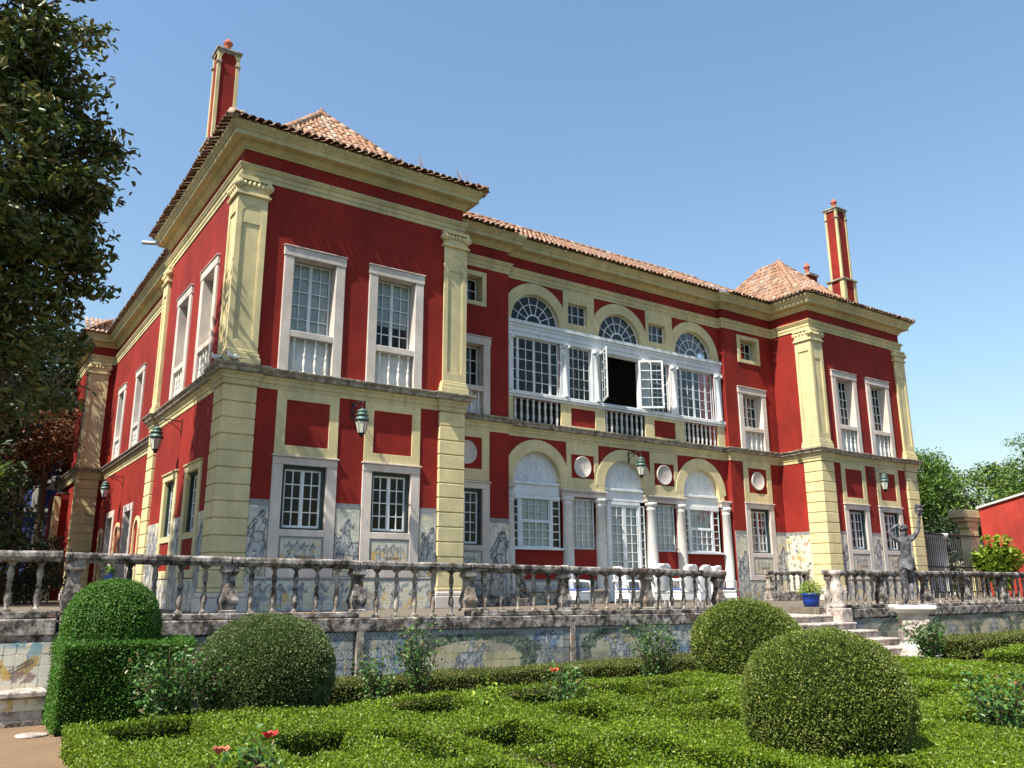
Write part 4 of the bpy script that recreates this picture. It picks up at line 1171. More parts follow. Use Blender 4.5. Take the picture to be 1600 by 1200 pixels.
# bench at the foot of the left stretch
tw(MB().box(-7, -3.75, YB-.40, YB-.02, GZ-.05, -.77), 'bench', 'step_stone')
tw(MB().box(-7, -3.72, YB-.48, YB-.01, -.765, -.69), 'bench_slab', 'step_stone', .015)
tw(MB().box(-7, -3.74, YB-.44, YB-.405, GZ-.02, -1.03), 'bench_plinth', 'lichen_stone')
for x in np.arange(-5.2, -3.8, .14):
    X, Z = np.meshgrid(x+gu, -.92+gu*1.0); V = np.stack([X, np.full(X.shape, YB-.408), Z], -1).reshape(-1, 3)+np.array(TO)
    Xc, Zc = np.meshgrid(x+gu, -1.0+gu)
    obj('bench_tile', fast_mesh('bench_tile', V, FT, 'azulejo', False, gcol(Xc, Zc).reshape(-1, 3)), TW)

# ------------------------------------------------------------------ balustrades
def baluster_mesh(h, f, mat, seed, n=10):
    b = MB().lathe(scaled(BALP, h, f), n=n)
    r = random.Random(seed)
    b.v = [(x*(1+r.uniform(-.05, .05)), y*(1+r.uniform(-.05, .05)), z) for x, y, z in b.v]
    b.box(-.062*f, .062*f, -.062*f, .062*f, 0, h*.045); b.box(-.06*f, .06*f, -.06*f, .06*f, h*.955, h)
    return b.mesh('baluster', mat)
BM = [baluster_mesh(1, .86, 'baluster_stone', k) for k in range(4)]
BD = [baluster_mesh(1, .86, 'lichen_stone', 10+k) for k in range(2)]
PIERP = [(.155, 0), (.155, .05), (.115, .07), (.125, .13), (.15, .22), (.155, .27), (.12, .42), (.095, .60), (.09, .72), (.10, .80), (.12, .84), (.145, .87), (.145, .93), (.13, .95), (.13, 1.0)]
PM = [None]*2
for k in range(2):
    b = MB().lathe([(r*.84, z) for r, z in PIERP], n=4, square=True, sy=.9); PM[k] = b.mesh('pier', ('lichen_stone', 'baluster_stone')[k])
def wobble(mb, amt=.008):
    for i, (x, y, z) in enumerate(mb.v): mb.v[i] = (x, y+random.uniform(-amt, amt), z+random.uniform(-amt, amt))
    return mb
def railing(name, label, x0, x1, y, zb, zt, piers, nper, slope_=0., kerb=True, skip=None, ylen=None, wd=.26):
    """balustrade along x from x0 to x1; zb top of kerb, zt top of rail at x0, both falling by slope_ per metre"""
    rt = empty(name, (x0, y, zb-.2)); tag(rt, label, 'balustrade')
    dz = lambda x: -slope_*(x-x0)
    o = Vector((-x0, -y, -(zb-.2)))
    def bar(z0, z1, w, nm, mat, a=x0, b=x1, seg=.45, prof=None):
        n = max(2, int((b-a)/seg)); m_ = MB()
        pr = prof or [(-w/2, z0), (w/2, z0), (w/2, z1), (-w/2, z1)]
        k = len(pr); vs = []; fs = []
        for i in range(n+1):
            x = a+(b-a)*i/n; jj = random.uniform(-.004, .004); jk = random.uniform(-.006, .004)
            for (yy, zz) in pr: vs.append((x+o.x, y+yy+jj+o.y, zz+dz(x)+jk+o.z))
        for i in range(n):
            for j in range(k): fs.append((i*k+j, i*k+(j+1) % k, (i+1)*k+(j+1) % k, (i+1)*k+j))
        fs += [tuple(range(k)), tuple(n*k+j for j in range(k-1, -1, -1))]
        m_.add(vs, fs)
        return m_.build(nm, mat, rt, bevel=.014, fixn=True)
    h = .14
    P = [(-wd*.38, zt-h), (wd*.38, zt-h), (wd*.40, zt-h+.03), (wd/2, zt-h+.05), (wd/2, zt-.03), (wd*.44, zt), (-wd*.44, zt), (-wd/2, zt-.03), (-wd/2, zt-h+.05), (-wd*.40, zt-h+.03)]
    pts = [x0]+[p for p in piers if x0+.3 < p < x1-.3]+[x1]
    for a, b in zip(pts, pts[1:]): bar(0, 0, 0, 'rail', 'lichen_stone', a+.002, b-.002, prof=P)
    if kerb:
        for i, (a, b) in enumerate(zip(pts, pts[1:])):
            if skip is not None and i == skip: continue
            bar(zb-.09, zb, .30, 'kerb', 'lichen_stone', a, b-.002)
        bar(zb-.30, zb-.092, .46, 'coping', 'lichen_stone')
    hh = zt-h-zb
    for p in piers:
        c = obj('pier', PM[random.random() > .6], rt, (p+o.x, y+o.y, zb+dz(p)+o.z-.002)); c.scale = (1, 1, hh+.004)
    pp = sorted(piers)
    for i, (a, b) in enumerate(zip(pp, pp[1:])):
        n = nper if isinstance(nper, int) else nper[i]
        for k in range(n):
            x = a+(b-a)*(k+1)/(n+1); low = .085 if (skip is not None and a < pts[skip+1]-.01 and b > pts[skip]+.01 and abs(a-pts[skip]) < .02) else 0
            c = obj('baluster', random.choice(BM) if random.random() > .3 else random.choice(BD), rt, (x+o.x+random.uniform(-.008, .008), y+o.y, zb-low+dz(x)+o.z-.002), random.uniform(-.2, .2)); c.scale = (1, 1, hh+low+.004)
    return rt
main_p = [-3.50, -1.41, .66, 2.79, 4.92, 7.08, 9.22]
railing('balustrade', 'long lichen-stained stone balustrade on the terrace edge before the left tower and centre', -3.62, 9.40, YB+.2, .20, 1.015, main_p, 5, .0112, skip=3-1+0)
railing('balustrade', 'stone balustrade stretch at the left edge, above the bench and white tiles', -8.1, -3.66, YB+.22, .25, 1.03, [-7.9, -5.74], 5, 0.)
railing('balustrade', 'stone balustrade running behind the statue to the right edge', 13.1, 33, YB+.2, .06, .915, [13.25, 15.35, 17.45, 19.55, 21.65, 23.75, 25.85, 28, 30.2, 32.4], 5, .001)
for k in range(1, 6): pass
rt = bpy.data.objects.get('balustrade.001')
for x in (-5.41, -5.08, -4.74, -4.24, -3.90): obj('baluster', random.choice(BM), rt, (x+8.1, 0, .198)).scale = (1, 1, .642)
# low balustrades on the terrace before the two bays
railing('balustrade', 'short stone balustrade before the shaded bay left of the arcade', 6.75, 9.0, .75, .30, 1.05, [6.9, 8.88], 5, 0., wd=.2)
railing('balustrade', 'short stone balustrade in front of the bay window right of the arcade', 19.6, 22.0, .75, .30, 1.05, [19.75, 21.85], 5, 0., wd=.2)

# ------------------------------------------------------------------ stairs
ST = empty('garden_stairs', (11.2, -6.8, GZ)); tag(ST, 'weathered stone steps climbing from the garden to the terrace beside the blue pot', 'stairs')
so = Vector((-11.2, 6.8, -GZ))
def stp(mb, nm, mat='step_stone', bevel=.012):
    mb.v = [(x+so.x, y+so.y, z+so.z) for x, y, z in mb.v]; wobble(mb, .004)
    return mb.build(nm, mat, ST, bevel=bevel)
for i in range(6):
    z = -.157*(i+1); yf = (-6.52, -7.0, -7.45, -7.9, -8.3, -8.7)[i]
    xr = 13.03 if i == 0 else 13.0+.12*i; xl = 9.43 if i == 0 else 9.3-.1*i
    yb = -4.7 if i == 0 else (-6.52, -7.0, -7.45, -7.9, -8.3, -8.7)[i-1]
    a = xl
    while a < xr-.05:
        b = min(xr, a+random.uniform(.9, 1.5)); b = xr if xr-b < .4 else b
        stp(MB().box(a+.003, b-.003, yf-.03, yb+.0, z-.045, z), 'tread'); a = b
    stp(MB().box(xl+.01, xr-.01, yf, yb+.02, GZ-.1, z-.047), 'riser')
stp(MB().box(9.43, 13.03, -4.74, -4.70, -.11, .0), 'riser')
# flared newel at the right of the stairs
o = MB().lathe([(.19, 0), (.19, .10), (.13, .13), (.12, .2), (.17, .36), (.175, .44), (.11, .62), (.085, .74), (.12, .78), (.15, .82), (.15, .90)], n=10).build('newel', 'step_stone', ST, (13.12+so.x, YB-.05+so.y, .0+so.z))
o = MB().box(-.21, .21, -.24, .2, -.33, .0).build('newel_base', 'step_stone', ST, (13.12+so.x, YB-.05+so.y, .0+so.z), bevel=.02)

# ------------------------------------------------------------------ statue
SX, SY = 13.0, -8.5
PD = empty('statue_pedestal', (SX, SY, GZ)); PD.rotation_euler = (0, 0, R(-50)); tag(PD, 'pale stone pedestal with a broad moulded slab under the statue', 'pedestal')
MB().lathe([(.36, 0), (.36, .18), (.33, .20), (.33, .26)], n=4, square=True).build('plinth', 'step_stone', PD, bevel=.015)
MB().lathe([(.31, .262), (.30, .34), (.27, .38), (.27, .46)], n=4, square=True).build('foot_moulding', 'white_stone', PD, bevel=.01)
MB().lathe([(.29, .462), (.29, .70), (.27, .72), (.26, .74), (.26, .98), (.28, 1.0), (.29, 1.03)], n=4, square=True).build('shaft', 'step_stone', PD, bevel=.01)
MB().lathe([(.28, 1.032), (.34, 1.07), (.39, 1.10), (.42, 1.115), (.43, 1.18), (.41, 1.21)], n=4, square=True).build('slab', 'white_stone', PD, bevel=.015)
b = MB()
for k in range(22):
    a = random.uniform(0, 6.28)
    b.lathe([(.02, 0), (.05, .03), (.03, .08)], .24*math.cos(a)*random.uniform(.9, 1.1), -.29+random.uniform(-.02, .03), .55+random.random()*.3, 6)
b.build('carving', 'step_stone', PD)
def skin_body(name, nodes, edges, root, mat, parent, loc, rz, subd=2):
    me = bpy.data.meshes.new(name)
    keys = list(nodes); me.from_pydata([nodes[k][0] for k in keys], [(keys.index(a), keys.index(b)) for a, b in edges], [])
    me.materials.append(MATS[mat])
    o = obj(name, me, parent, loc, rz)
    md = o.modifiers.new('skin', 'SKIN'); md.use_smooth_shade = True
    for i, k in enumerate(keys):
        sv = me.skin_vertices[0].data[i]; r = nodes[k][1]
        sv.radius = r if isinstance(r, tuple) else (r, r); sv.use_root = (k == root)
    sd = o.modifiers.new('sub', 'SUBSURF'); sd.levels = subd; sd.render_levels = subd
    return o
# seen from behind: weight on the left leg, right leg crossed behind, left hand at the head, right arm raised
N = {'pelvis': ((0, 0, .88), (.155, .125)), 'waist': ((.01, .0, 1.06), (.125, .095)), 'chest': ((.015, .0, 1.27), (.165, .115)), 'sh': ((.01, .01, 1.40), (.12, .085)),
     'neck': ((.02, .02, 1.485), .055), 'head0': ((.03, .04, 1.56), (.075, .08)), 'head1': ((.04, .06, 1.64), (.085, .095)), 'head2': ((.04, .06, 1.71), (.07, .075)),
     'lsh': ((-.17, .01, 1.41), .062), 'lelb': ((-.30, .06, 1.60), .045), 'lwr': ((-.10, .06, 1.74), .032), 'lhd': ((-.02, .05, 1.76), (.04, .025)),
     'rsh': ((.19, .0, 1.43), .064), 'relb': ((.36, .02, 1.62), .048), 'rwr': ((.42, .04, 1.87), .034), 'rhd': ((.43, .04, 1.95), (.042, .03)),
     'lhip': ((-.09, .0, .84), .115), 'lkn': ((-.085, .01, .46), .066), 'lcalf': ((-.08, -.025, .34), .062), 'lan': ((-.075, .0, .09), .036), 'lft': ((-.08, .10, .035), (.045, .03)),
     'rhip': ((.09, .0, .84), .115), 'rkn': ((.13, .14, .48), .066), 'rcalf': ((.06, .0, .36), .058), 'ran': ((-.01, -.10, .17), .036), 'rft': ((-.02, -.17, .08), (.042, .028))}
E_ = [('pelvis', 'waist'), ('waist', 'chest'), ('chest', 'sh'), ('sh', 'neck'), ('neck', 'head0'), ('head0', 'head1'), ('head1', 'head2'), ('sh', 'lsh'), ('lsh', 'lelb'), ('lelb', 'lwr'), ('lwr', 'lhd'), ('sh', 'rsh'), ('rsh', 'relb'), ('relb', 'rwr'), ('rwr', 'rhd'),
      ('pelvis', 'lhip'), ('lhip', 'lkn'), ('lkn', 'lcalf'), ('lcalf', 'lan'), ('lan', 'lft'), ('pelvis', 'rhip'), ('rhip', 'rkn'), ('rkn', 'rcalf'), ('rcalf', 'ran'), ('ran', 'rft')]
SR = empty('garden_statue', (SX-.02, SY, GZ+1.21), R(-35)); tag(SR, 'grey lead statue of a nude figure seen from behind with one arm raised high', 'statue')
skin_body('figure', N, E_, 'pelvis', 'statue_lead', SR, (0, 0, .012), 0)
MB().lathe([(.20, 0), (.20, .02), (.17, .03)], -.06, .0, -.002, 12).build('base', 'statue_lead', SR)
# hair cap, fingers on the raised bunch, and a short wrap at the hips
b = MB()
for k in range(60):
    a = random.uniform(0, 6.28); e = random.uniform(-.1, 1.4); r = .095
    b.lathe([(.006, -.02), (.026, 0), (.006, .025)], .04+r*math.cos(a)*math.cos(e), .045+r*1.0*math.sin(a)*math.cos(e), 1.66+r*math.sin(e), 6)
b.build('hair', 'statue_lead', SR)
b = MB()
for k in range(5):
    a = -1.2+k*.65; b.tube([(.43+.03*math.cos(a), .04+.03*math.sin(a), 1.95), (.43+.05*math.cos(a), .04+.05*math.sin(a), 2.0), (.43+.035*math.cos(a), .04+.035*math.sin(a), 2.045)], [.011, .011, .008], 6)
b.build('fingers', 'statue_lead', SR)
b = MB()
for k in range(42):
    a = random.uniform(0, 6.28); z = random.random(); r = .075*(1-.55*abs(z-.4))
    b.lathe([(.005, -.028), (.03, 0), (.005, .028)], .43+r*math.cos(a), .04+r*math.sin(a), 2.0+z*.22, 7)
b.lathe([(.02, 1.98), (.07, 2.05), (.075, 2.12), (.03, 2.22)], .43, .04, 0, 10)
b.tube([(.43, .04, 2.2), (.52, .02, 2.17), (.60, .0, 2.22)], [.02, .016, .01], 6)
b.build('bunch', 'statue_lead', SR)
b = MB(); n = 28
prof = [(.185, .78), (.19, .86), (.178, .95), (.15, 1.03)]
vs = []; fs = []
for i, (r, z) in enumerate(prof):
    for k in range(n):
        a = 2*math.pi*k/n; rr = r*(1+.05*math.sin(a*9+i)); vs.append((rr*math.cos(a), rr*.82*math.sin(a), z+.03*math.sin(a*5)*(i == 0)))
for i in range(len(prof)-1):
    for k in range(n): fs.append((i*n+k, i*n+(k+1) % n, (i+1)*n+(k+1) % n, (i+1)*n+k))
b.add(vs, fs, True).build('wrap', 'statue_lead', SR)

# ------------------------------------------------------------------ lanterns
def make_lantern():
    """local frame: wall plane at y=0, lantern hangs at y=-.62"""
    r = empty('wall_lantern', (0, 0, 0)); L = -.62
    b = MB().box(-.025, .025, -.02, .0, -.16, .28); b.tube([(0, -.01, .20), (0, -.3, .24), (0, L, .21)], .014, 6); b.tube([(0, -.01, -.1), (0, -.12, .05), (0, -.32, .14), (0, -.42, .22)], .011, 6)
    for s in (-1, 1):
        b.tube([(0, -.18, .23), (s*.05, -.22, .16), (s*.02, -.28, .12), (0, -.25, .18)], .008, 5)
    b.tube([(0, L, .21), (0, L, .03)], .009, 6); b.tube([(0, L-.02, .05), (0, L+.02, .05)], .03, 8)
    b.build('bracket', 'iron', r)
    MB().lathe([(.025, .03), (.05, .0), (.115, -.02), (.135, -.06), (.12, -.075), (.12, -.12), (.165, -.13), (.165, -.155), (.13, -.16), (.15, -.225), (.185, -.255), (.185, -.275), (.15, -.29)], 0, L, 0, 8).build('lamp_roof', 'verdigris', r)
    b = MB(); n = 6
    for k in range(n):
        a = 2*math.pi*(k+.5)/n; b.tube([(.16*math.cos(a), L+.16*math.sin(a), -.28), (.085*math.cos(a), L+.085*math.sin(a), -.60)], .010, 5)
    b.lathe([(.165, -.285), (.165, -.31), (.15, -.315)], 0, L, 0, 6); b.lathe([(.02, -.70), (.05, -.67), (.06, -.63), (.095, -.61), (.095, -.59)], 0, L, 0, 6)
    b.build('lamp_frame', 'iron', r)
    for k in range(n):
        a0, a1 = 2*math.pi*(k+.56)/n, 2*math.pi*(k+1.44)/n
        p = [(.152*math.cos(a0), L+.152*math.sin(a0), -.315), (.152*math.cos(a1), L+.152*math.sin(a1), -.315), (.088*math.cos(a1), L+.088*math.sin(a1), -.595), (.088*math.cos(a0), L+.088*math.sin(a0), -.595)]
        MB().quad(*p).build('lamp_pane', 'lamp_glass', r)
    return r
lan = make_lantern()
for i, (x, y, z, rz, lb) in enumerate(((3.16, -.001, 4.80, 0, 'green copper lantern on a scrolled bracket between the left tower windows'), (14.32, D2-.052, 4.78, 0, 'green copper lantern hanging before the middle arch of the arcade'),
        (25.40, -.001, 4.78, 0, 'green copper lantern on the right tower, beyond the statue'), (-.0, 4.05, 4.70, R(-90), 'dark lantern on the dappled side wall of the left tower'), (WX-.0, 16.3, 4.55, R(-90), 'small dark lantern on the far wing, furthest of the five'))):
    o = lan if i == 0 else copy_tree(lan)
    o.location = (x, y, z); o.rotation_euler = (0, 0, rz); tag(o, lb, 'lantern', 'wall lanterns')

# ------------------------------------------------------------------ terrace furniture, pots, pigeons
def make_chair():
    r = empty('wicker_chair')
    MB().box(-.25, .25, -.24, .24, .38, .43).box(-.24, .24, -.235, -.20, .22, .378).box(-.24, .24, .20, .235, .22, .378).box(-.24, -.205, -.2, .2, .22, .378).box(.205, .24, -.2, .2, .22, .378).build('seat', 'wicker', r, bevel=.015)
    b = MB(); vs = []; fs = []; n = 8
    for i, z in enumerate((.43, .65, .85, .97, 1.02)):
        w = (.235, .25, .26, .22, .12)[i]
        for k in range(n+1):
            a = -1+2*k/n; vs.append((w*a, .22+.03*i-.05*a*a, z))
        for k in range(n, -1, -1):
            a = -1+2*k/n; vs.append((w*a, .25+.03*i-.05*a*a, z))
    m_ = 2*(n+1)
    for i in range(4):
        for k in range(m_): fs.append((i*m_+k, i*m_+(k+1) % m_, (i+1)*m_+(k+1) % m_, (i+1)*m_+k))
    fs.append(tuple(4*m_+k for k in range(m_)))
    b.add(vs, fs, True).build('backrest', 'wicker', r)
    for s in (-1, 1):
        MB().tube([(s*.27, .26, .66), (s*.29, .0, .66), (s*.28, -.2, .64), (s*.25, -.22, .42)], .026, 7).build('armrest', 'wicker', r)
        for y in (-.21, .21): MB().tube([(s*.22, y, .4), (s*.23, y*1.08, 0)], .02, 7).build('leg', 'chair_leg', r)
    MB().box(-.22, .22, -.21, .2, .432, .48).build('cushion', 'blue_cushion', r, bevel=.02)
    return r
ch = make_chair()
spots = ((8.35, -5.25, 175, 'leftmost white wicker chair, back turned, behind the balustrade'), (9.42, -5.05, 182, 'white wicker chair with its tall back to the balustrade, second from the left'), (10.05, -4.9, 190, 'white wicker chair, third from the left, beside the table'),
         (10.75, -4.6, 200, 'white wicker chair right of the table, back half turned'), (11.85, -4.1, 80, 'white wicker chair standing alone by the stairs with a blue cushion'), (9.2, -3.4, 10, 'white wicker chair on the far side of the table, facing the garden'), (7.4, -3.6, 20, 'white wicker chair near the arcade door, far left of the group'))
for i, (x, y, a, lb) in enumerate(spots):
    o = ch if i == 0 else copy_tree(ch)
    o.location = (x, y, .0); o.rotation_euler = (0, 0, R(a)); tag(o, lb, 'chair', 'white wicker terrace chairs')
tb = empty('terrace_table', (9.85, -4.05, 0)); tag(tb, 'low white table among the wicker chairs', 'table')
MB().lathe([(.45, .66), (.47, .68), (.47, .70), (.45, .71)], n=20).build('table_top', 'wicker', tb)
for k in range(4): MB().tube([(.3*math.cos(k*1.57+.7), .3*math.sin(k*1.57+.7), .67), (.36*math.cos(k*1.57+.7), .36*math.sin(k*1.57+.7), 0)], .022, 7).build('leg', 'chair_leg', tb)

# leaf clouds ------------------------------------------------------------------
def leaf_mesh(name, Pn, N_, size, mat, aspect=.55, fold=.0, tilt=.9, rg=rng, shoot=0.):
    """n leaves: centre Pn (n,3), facing N_ (n,3), size (n,) -> one mesh; folded leaves have 6 corners"""
    n = len(Pn)
    nn = N_+rg.normal(0, tilt, (n, 3)); nn /= np.linalg.norm(nn, axis=1, keepdims=True)+1e-9
    a = np.cross(nn, rg.normal(0, 1, (n, 3))); a /= np.linalg.norm(a, axis=1, keepdims=True)+1e-9
    if shoot:
        a = a*(1-shoot)+N_*shoot+np.array([0, 0, .25*shoot]); a /= np.linalg.norm(a, axis=1, keepdims=True)+1e-9
        nn = np.cross(a, nn); nn /= np.linalg.norm(nn, axis=1, keepdims=True)+1e-9
    b = np.cross(nn, a)
    s = size[:, None]
    if fold <= 0:
        V = np.stack([Pn-a*s*.5, Pn+b*s*aspect*.5-a*s*.05, Pn+a*s*.5, Pn-b*s*aspect*.5-a*s*.05], 1).reshape(-1, 3)
        F = np.arange(n*4).reshape(n, 4)
    else:
        up_ = nn*s*fold
        V = np.stack([Pn-a*s*.5, Pn+a*s*.5-up_*.3, Pn-a*s*.22+b*s*aspect*.42+up_, Pn+a*s*.22+b*s*aspect*.42+up_, Pn-a*s*.22-b*s*aspect*.42+up_, Pn+a*s*.22-b*s*aspect*.42+up_], 1).reshape(-1, 3)
        i = np.arange(n)[:, None]*6
        F = np.stack([i+[0, 1, 3, 2], i+[1, 0, 4, 5]], 1).reshape(-1, 4)
    return fast_mesh(name, V, F, mat)
def surf_box(x0, x1, y0, y1, z0, z1, dens, rg=rng, bottom=False):
    """random points and normals on the top and sides of a box"""
    A = [((x1-x0)*(y1-y0), 't'), ((x1-x0)*(z1-z0), 'f'), ((x1-x0)*(z1-z0), 'b'), ((y1-y0)*(z1-z0), 'l'), ((y1-y0)*(z1-z0), 'r')]
    P_, N_ = [], []
    for ar, k in A:
        n = int(ar*dens); u, v = rg.random(n), rg.random(n)
        if k == 't': p = np.stack([x0+u*(x1-x0), y0+v*(y1-y0), np.full(n, z1)], 1); nn = (0, 0, 1)
        elif k in 'fb': p = np.stack([x0+u*(x1-x0), np.full(n, y0 if k == 'f' else y1), z0+v*(z1-z0)], 1); nn = (0, -1 if k == 'f' else 1, 0)
        else: p = np.stack([np.full(n, x0 if k == 'l' else x1), y0+u*(y1-y0), z0+v*(z1-z0)], 1); nn = (-1 if k == 'l' else 1, 0, 0)
        P_.append(p); N_.append(np.tile(nn, (n, 1)))
    return np.concatenate(P_), np.concatenate(N_).astype(float)
def undul(P_, amt, f=1.6):
    return (np.stack([fbm(P_[:, 0]*f+7, P_[:, 1]*f+P_[:, 2]*f), fbm(P_[:, 0]*f+37, P_[:, 1]*f-P_[:, 2]*f), fbm(P_[:, 0]*f+71, P_[:, 1]*f)], 1)-.5)*amt
def hedge_seg(name, x0, x1, y0, y1, z1, parent, org, size, mat, body='dark_leaf', z0=GZ, dens=None):
    dens = dens or 2.2/(size*size*.55)
    P_, N_ = surf_box(x0, x1, y0, y1, z0+.05, z1, dens)
    P_ = P_+undul(P_, .10)+N_*(rng.normal(0, size*.55, len(P_))[:, None])+rng.normal(0, size*.3, P_.shape)
    me = leaf_mesh(name, P_-np.array(org), N_, size*rng.uniform(.7, 1.3, len(P_)), mat, .5, 0, .75, shoot=.22)
    o = obj(name, me, parent)
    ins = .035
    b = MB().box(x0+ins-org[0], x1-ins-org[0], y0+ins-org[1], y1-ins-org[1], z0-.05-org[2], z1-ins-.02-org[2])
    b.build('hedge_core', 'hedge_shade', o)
    return o
def ball(name, label, cx, cy, r, z_c, zt, zb, size, mat, squash=1., power=2.0):
    """clipped box ball: superellipsoid of leaves around a dark core"""
    root = empty(name, (cx, cy, GZ)); tag(root, label, 'topiary')
    rz = zt-z_c
    n = int(4*math.pi*r*max(r, rz)*2.3/(size*size*.55))
    d = rng.normal(0, 1, (n, 3)); d /= np.linalg.norm(d, axis=1, keepdims=True)
    k = (np.abs(d)**power).sum(1)**(-1/power)
    P_ = d*k[:, None]
    P_ = P_*np.array([r, r, rz])
    lowm = P_[:, 2] < 0
    P_[lowm, 2] = P_[lowm, 2]*((z_c-zb)/rz)
    bul = 1+.10*(fbm(d[:, 0]*2.2+5+cx, d[:, 1]*2.2+d[:, 2]*2.1)-.5)+.05*(fbm(d[:, 0]*6+cx, d[:, 1]*6+d[:, 2]*7)-.5)
    P_ = P_*bul[:, None]
    P_ += d*rng.normal(0, size*.6, n)[:, None]
    sh_ = rng.random(n) < .018
    P_[sh_] += d[sh_]*(rng.random(sh_.sum())*.05)[:, None]
    P_[:, 2] += z_c-GZ
    P_ = P_[P_[:, 2] > .0]; d = d[:len(P_)]
    nn = P_-np.array([0, 0, z_c-GZ]); nn /= np.linalg.norm(nn, axis=1, keepdims=True)
    obj('foliage', leaf_mesh('foliage', P_, nn, size*rng.uniform(.7, 1.3, len(P_)), mat, .52, 0, .75, shoot=.22), root)
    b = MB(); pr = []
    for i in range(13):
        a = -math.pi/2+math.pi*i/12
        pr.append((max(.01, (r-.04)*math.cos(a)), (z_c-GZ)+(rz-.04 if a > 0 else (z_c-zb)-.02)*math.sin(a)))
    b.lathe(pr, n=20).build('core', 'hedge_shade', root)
    return root

# ------------------------------------------------------------------ clipped hedges of the parterre
HZ = -.80
HOLES = [(-.62, .06, -12.4, -11.75), (.95, 1.75, -11.75, -11.0), (-.75, .10, -13.55, -12.95), (1.55, 2.75, -12.45, -11.75), (.25, .52, -14.4, -12.95), (-.35, -.1, -15.6, -14.4), (1.2, 2.4, -10.25, -9.55), (2.5, 3.4, -10.6, -9.75),
         (3.6, 4.6, -12.2, -11.5), (2.5, 3.4, -13.9, -13.1), (5.2, 6.3, -12.6, -11.9), (7.2, 8.3, -12.1, -11.3), (8.2, 9.2, -10.3, -9.6), (3.9, 4.9, -14.6, -14.0), (5.7, 6.6, -14.3, -13.6), (-.3, .6, -10.2, -9.5), (-2.2, -1.5, -11.6, -11.0), (-3.3, -2.6, -10.2, -9.5), (-3.3, -2.9, -13.4, -12.8), (3.6, 4.4, -10.0, -9.5), (-2.9, -1.2, -13.6, -13.3), (1.05, 1.3, -16.2, -15.0), (2.3, 3.9, -11.3, -11.0), (4.8, 5.1, -11.4, -10.6), (5.7, 7.1, -11.1, -10.85), (-1.35, -1.05, -12.4, -11.2), (-2.6, -.9, -15.0, -14.7), (6.9, 7.2, -13.3, -12.3)]
HOLES = [(a-.25, b-.0, c-.62, d) for a, b, c, d in HOLES]
PX0, PX1, PY0, PY1 = -3.80, 10.4, -16.8, -9.3
def in_hole(x, y, g=0.):
    m = np.zeros(len(x), bool)
    for a, b, c, d in HOLES: m |= (x > a-g) & (x < b+g) & (y > c-g) & (y < d+g)
    return m
cam_xy = np.array([-5.118, -19.2155]); fv = np.array([.5663, .8242]); rv = np.array([.8242, -.5663])
def in_view(x, y, mg=1.2):
    dx, dy = x-cam_xy[0], y-cam_xy[1]
    dep = dx*fv[0]+dy*fv[1]; lat = dx*rv[0]+dy*rv[1]
    return (np.abs(lat) < .66*dep+mg) & (dep > 3.2)
PH = empty('parterre_hedge', (2, -12, GZ)); tag(PH, 'bright green low clipped box hedges filling the foreground in a knot of small beds', 'hedge')
def top_leaves(x0, x1, y0, y1, zt, sz0, cov=1.35):
    out = []
    cell = 1.0
    for ax in np.arange(x0, x1, cell):
        for ay in np.arange(y0, y1, cell):
            d = math.hypot(ax+.5-cam_xy[0], ay+.5-cam_xy[1])
            if not in_view(np.array([ax+.5]), np.array([ay+.5]))[0]: continue
            s = sz0+.0016*max(0, d-6)
            w, h = min(cell, x1-ax), min(cell, y1-ay)
            n = int(w*h*cov/(.275*s*s))
            p = np.stack([ax+rng.random(n)*w, ay+rng.random(n)*h, np.full(n, zt)], 1)
            out.append((p, np.full(n, s)))
    P_ = np.concatenate([o[0] for o in out]); S_ = np.concatenate([o[1] for o in out])
    return P_, S_
P_, S_ = top_leaves(PX0, PX1, PY0, PY1, HZ, .021)
keep = ~in_hole(P_[:, 0], P_[:, 1]); P_, S_ = P_[keep], S_[keep]
N_ = np.tile((0, 0, 1.), (len(P_), 1))
# faces of the beds and the outer sides
def face_leaves(x0, y0, x1, y1, nrm, zt=HZ, s=.026):
    L_ = math.hypot(x1-x0, y1-y0); n = int(L_*(zt-GZ)*1.2/(.275*s*s)); u = rng.random(n)
    return np.stack([x0+(x1-x0)*u, y0+(y1-y0)*u, GZ+rng.random(n)*(zt-GZ)], 1), np.full(n, s), np.tile((*nrm, .0), (n, 1)).astype(float)
FL = []
for a, b, c, d in HOLES: FL += [face_leaves(a, d, b, d, (0, -1)), face_leaves(b, c, b, d, (-1, 0)), face_leaves(a, c, a, d, (1, 0)), face_leaves(a, c, b, c, (0, 1))]
FL += [face_leaves(PX0, PY0, PX0, PY1, (-1, 0)), face_leaves(PX0, PY1, PX1, PY1, (0, 1)), face_leaves(PX1, PY0, PX1, PY1, (1, 0))]
P_ = np.concatenate([P_]+[f[0] for f in FL]); S_ = np.concatenate([S_]+[f[1] for f in FL]); N_ = np.concatenate([N_]+[f[2] for f in FL])
hgt = (fbm(P_[:, 0]*.9, P_[:, 1]*.9)-.5)*.10+(fbm(P_[:, 0]*4+9, P_[:, 1]*4)-.5)*.06
P_[:, 2] += hgt*(P_[:, 2]-GZ)/(HZ-GZ)
P_ += N_*rng.normal(-.005, .010, len(P_))[:, None]+rng.normal(0, .008, P_.shape)
shoot = rng.random(len(P_)) < .10
P_[shoot, 2] += rng.random(shoot.sum())*.045
obj('foliage', leaf_mesh('foliage', P_-np.array((2, -12, GZ)), N_, S_*rng.uniform(.8, 1.5, len(S_)), 'box_leaf_bright', .48, 0, .8, shoot=.38), PH)
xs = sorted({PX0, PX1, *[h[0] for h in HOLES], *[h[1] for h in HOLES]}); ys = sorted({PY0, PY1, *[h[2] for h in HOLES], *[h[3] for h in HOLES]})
mb = MB(); i_ = .02
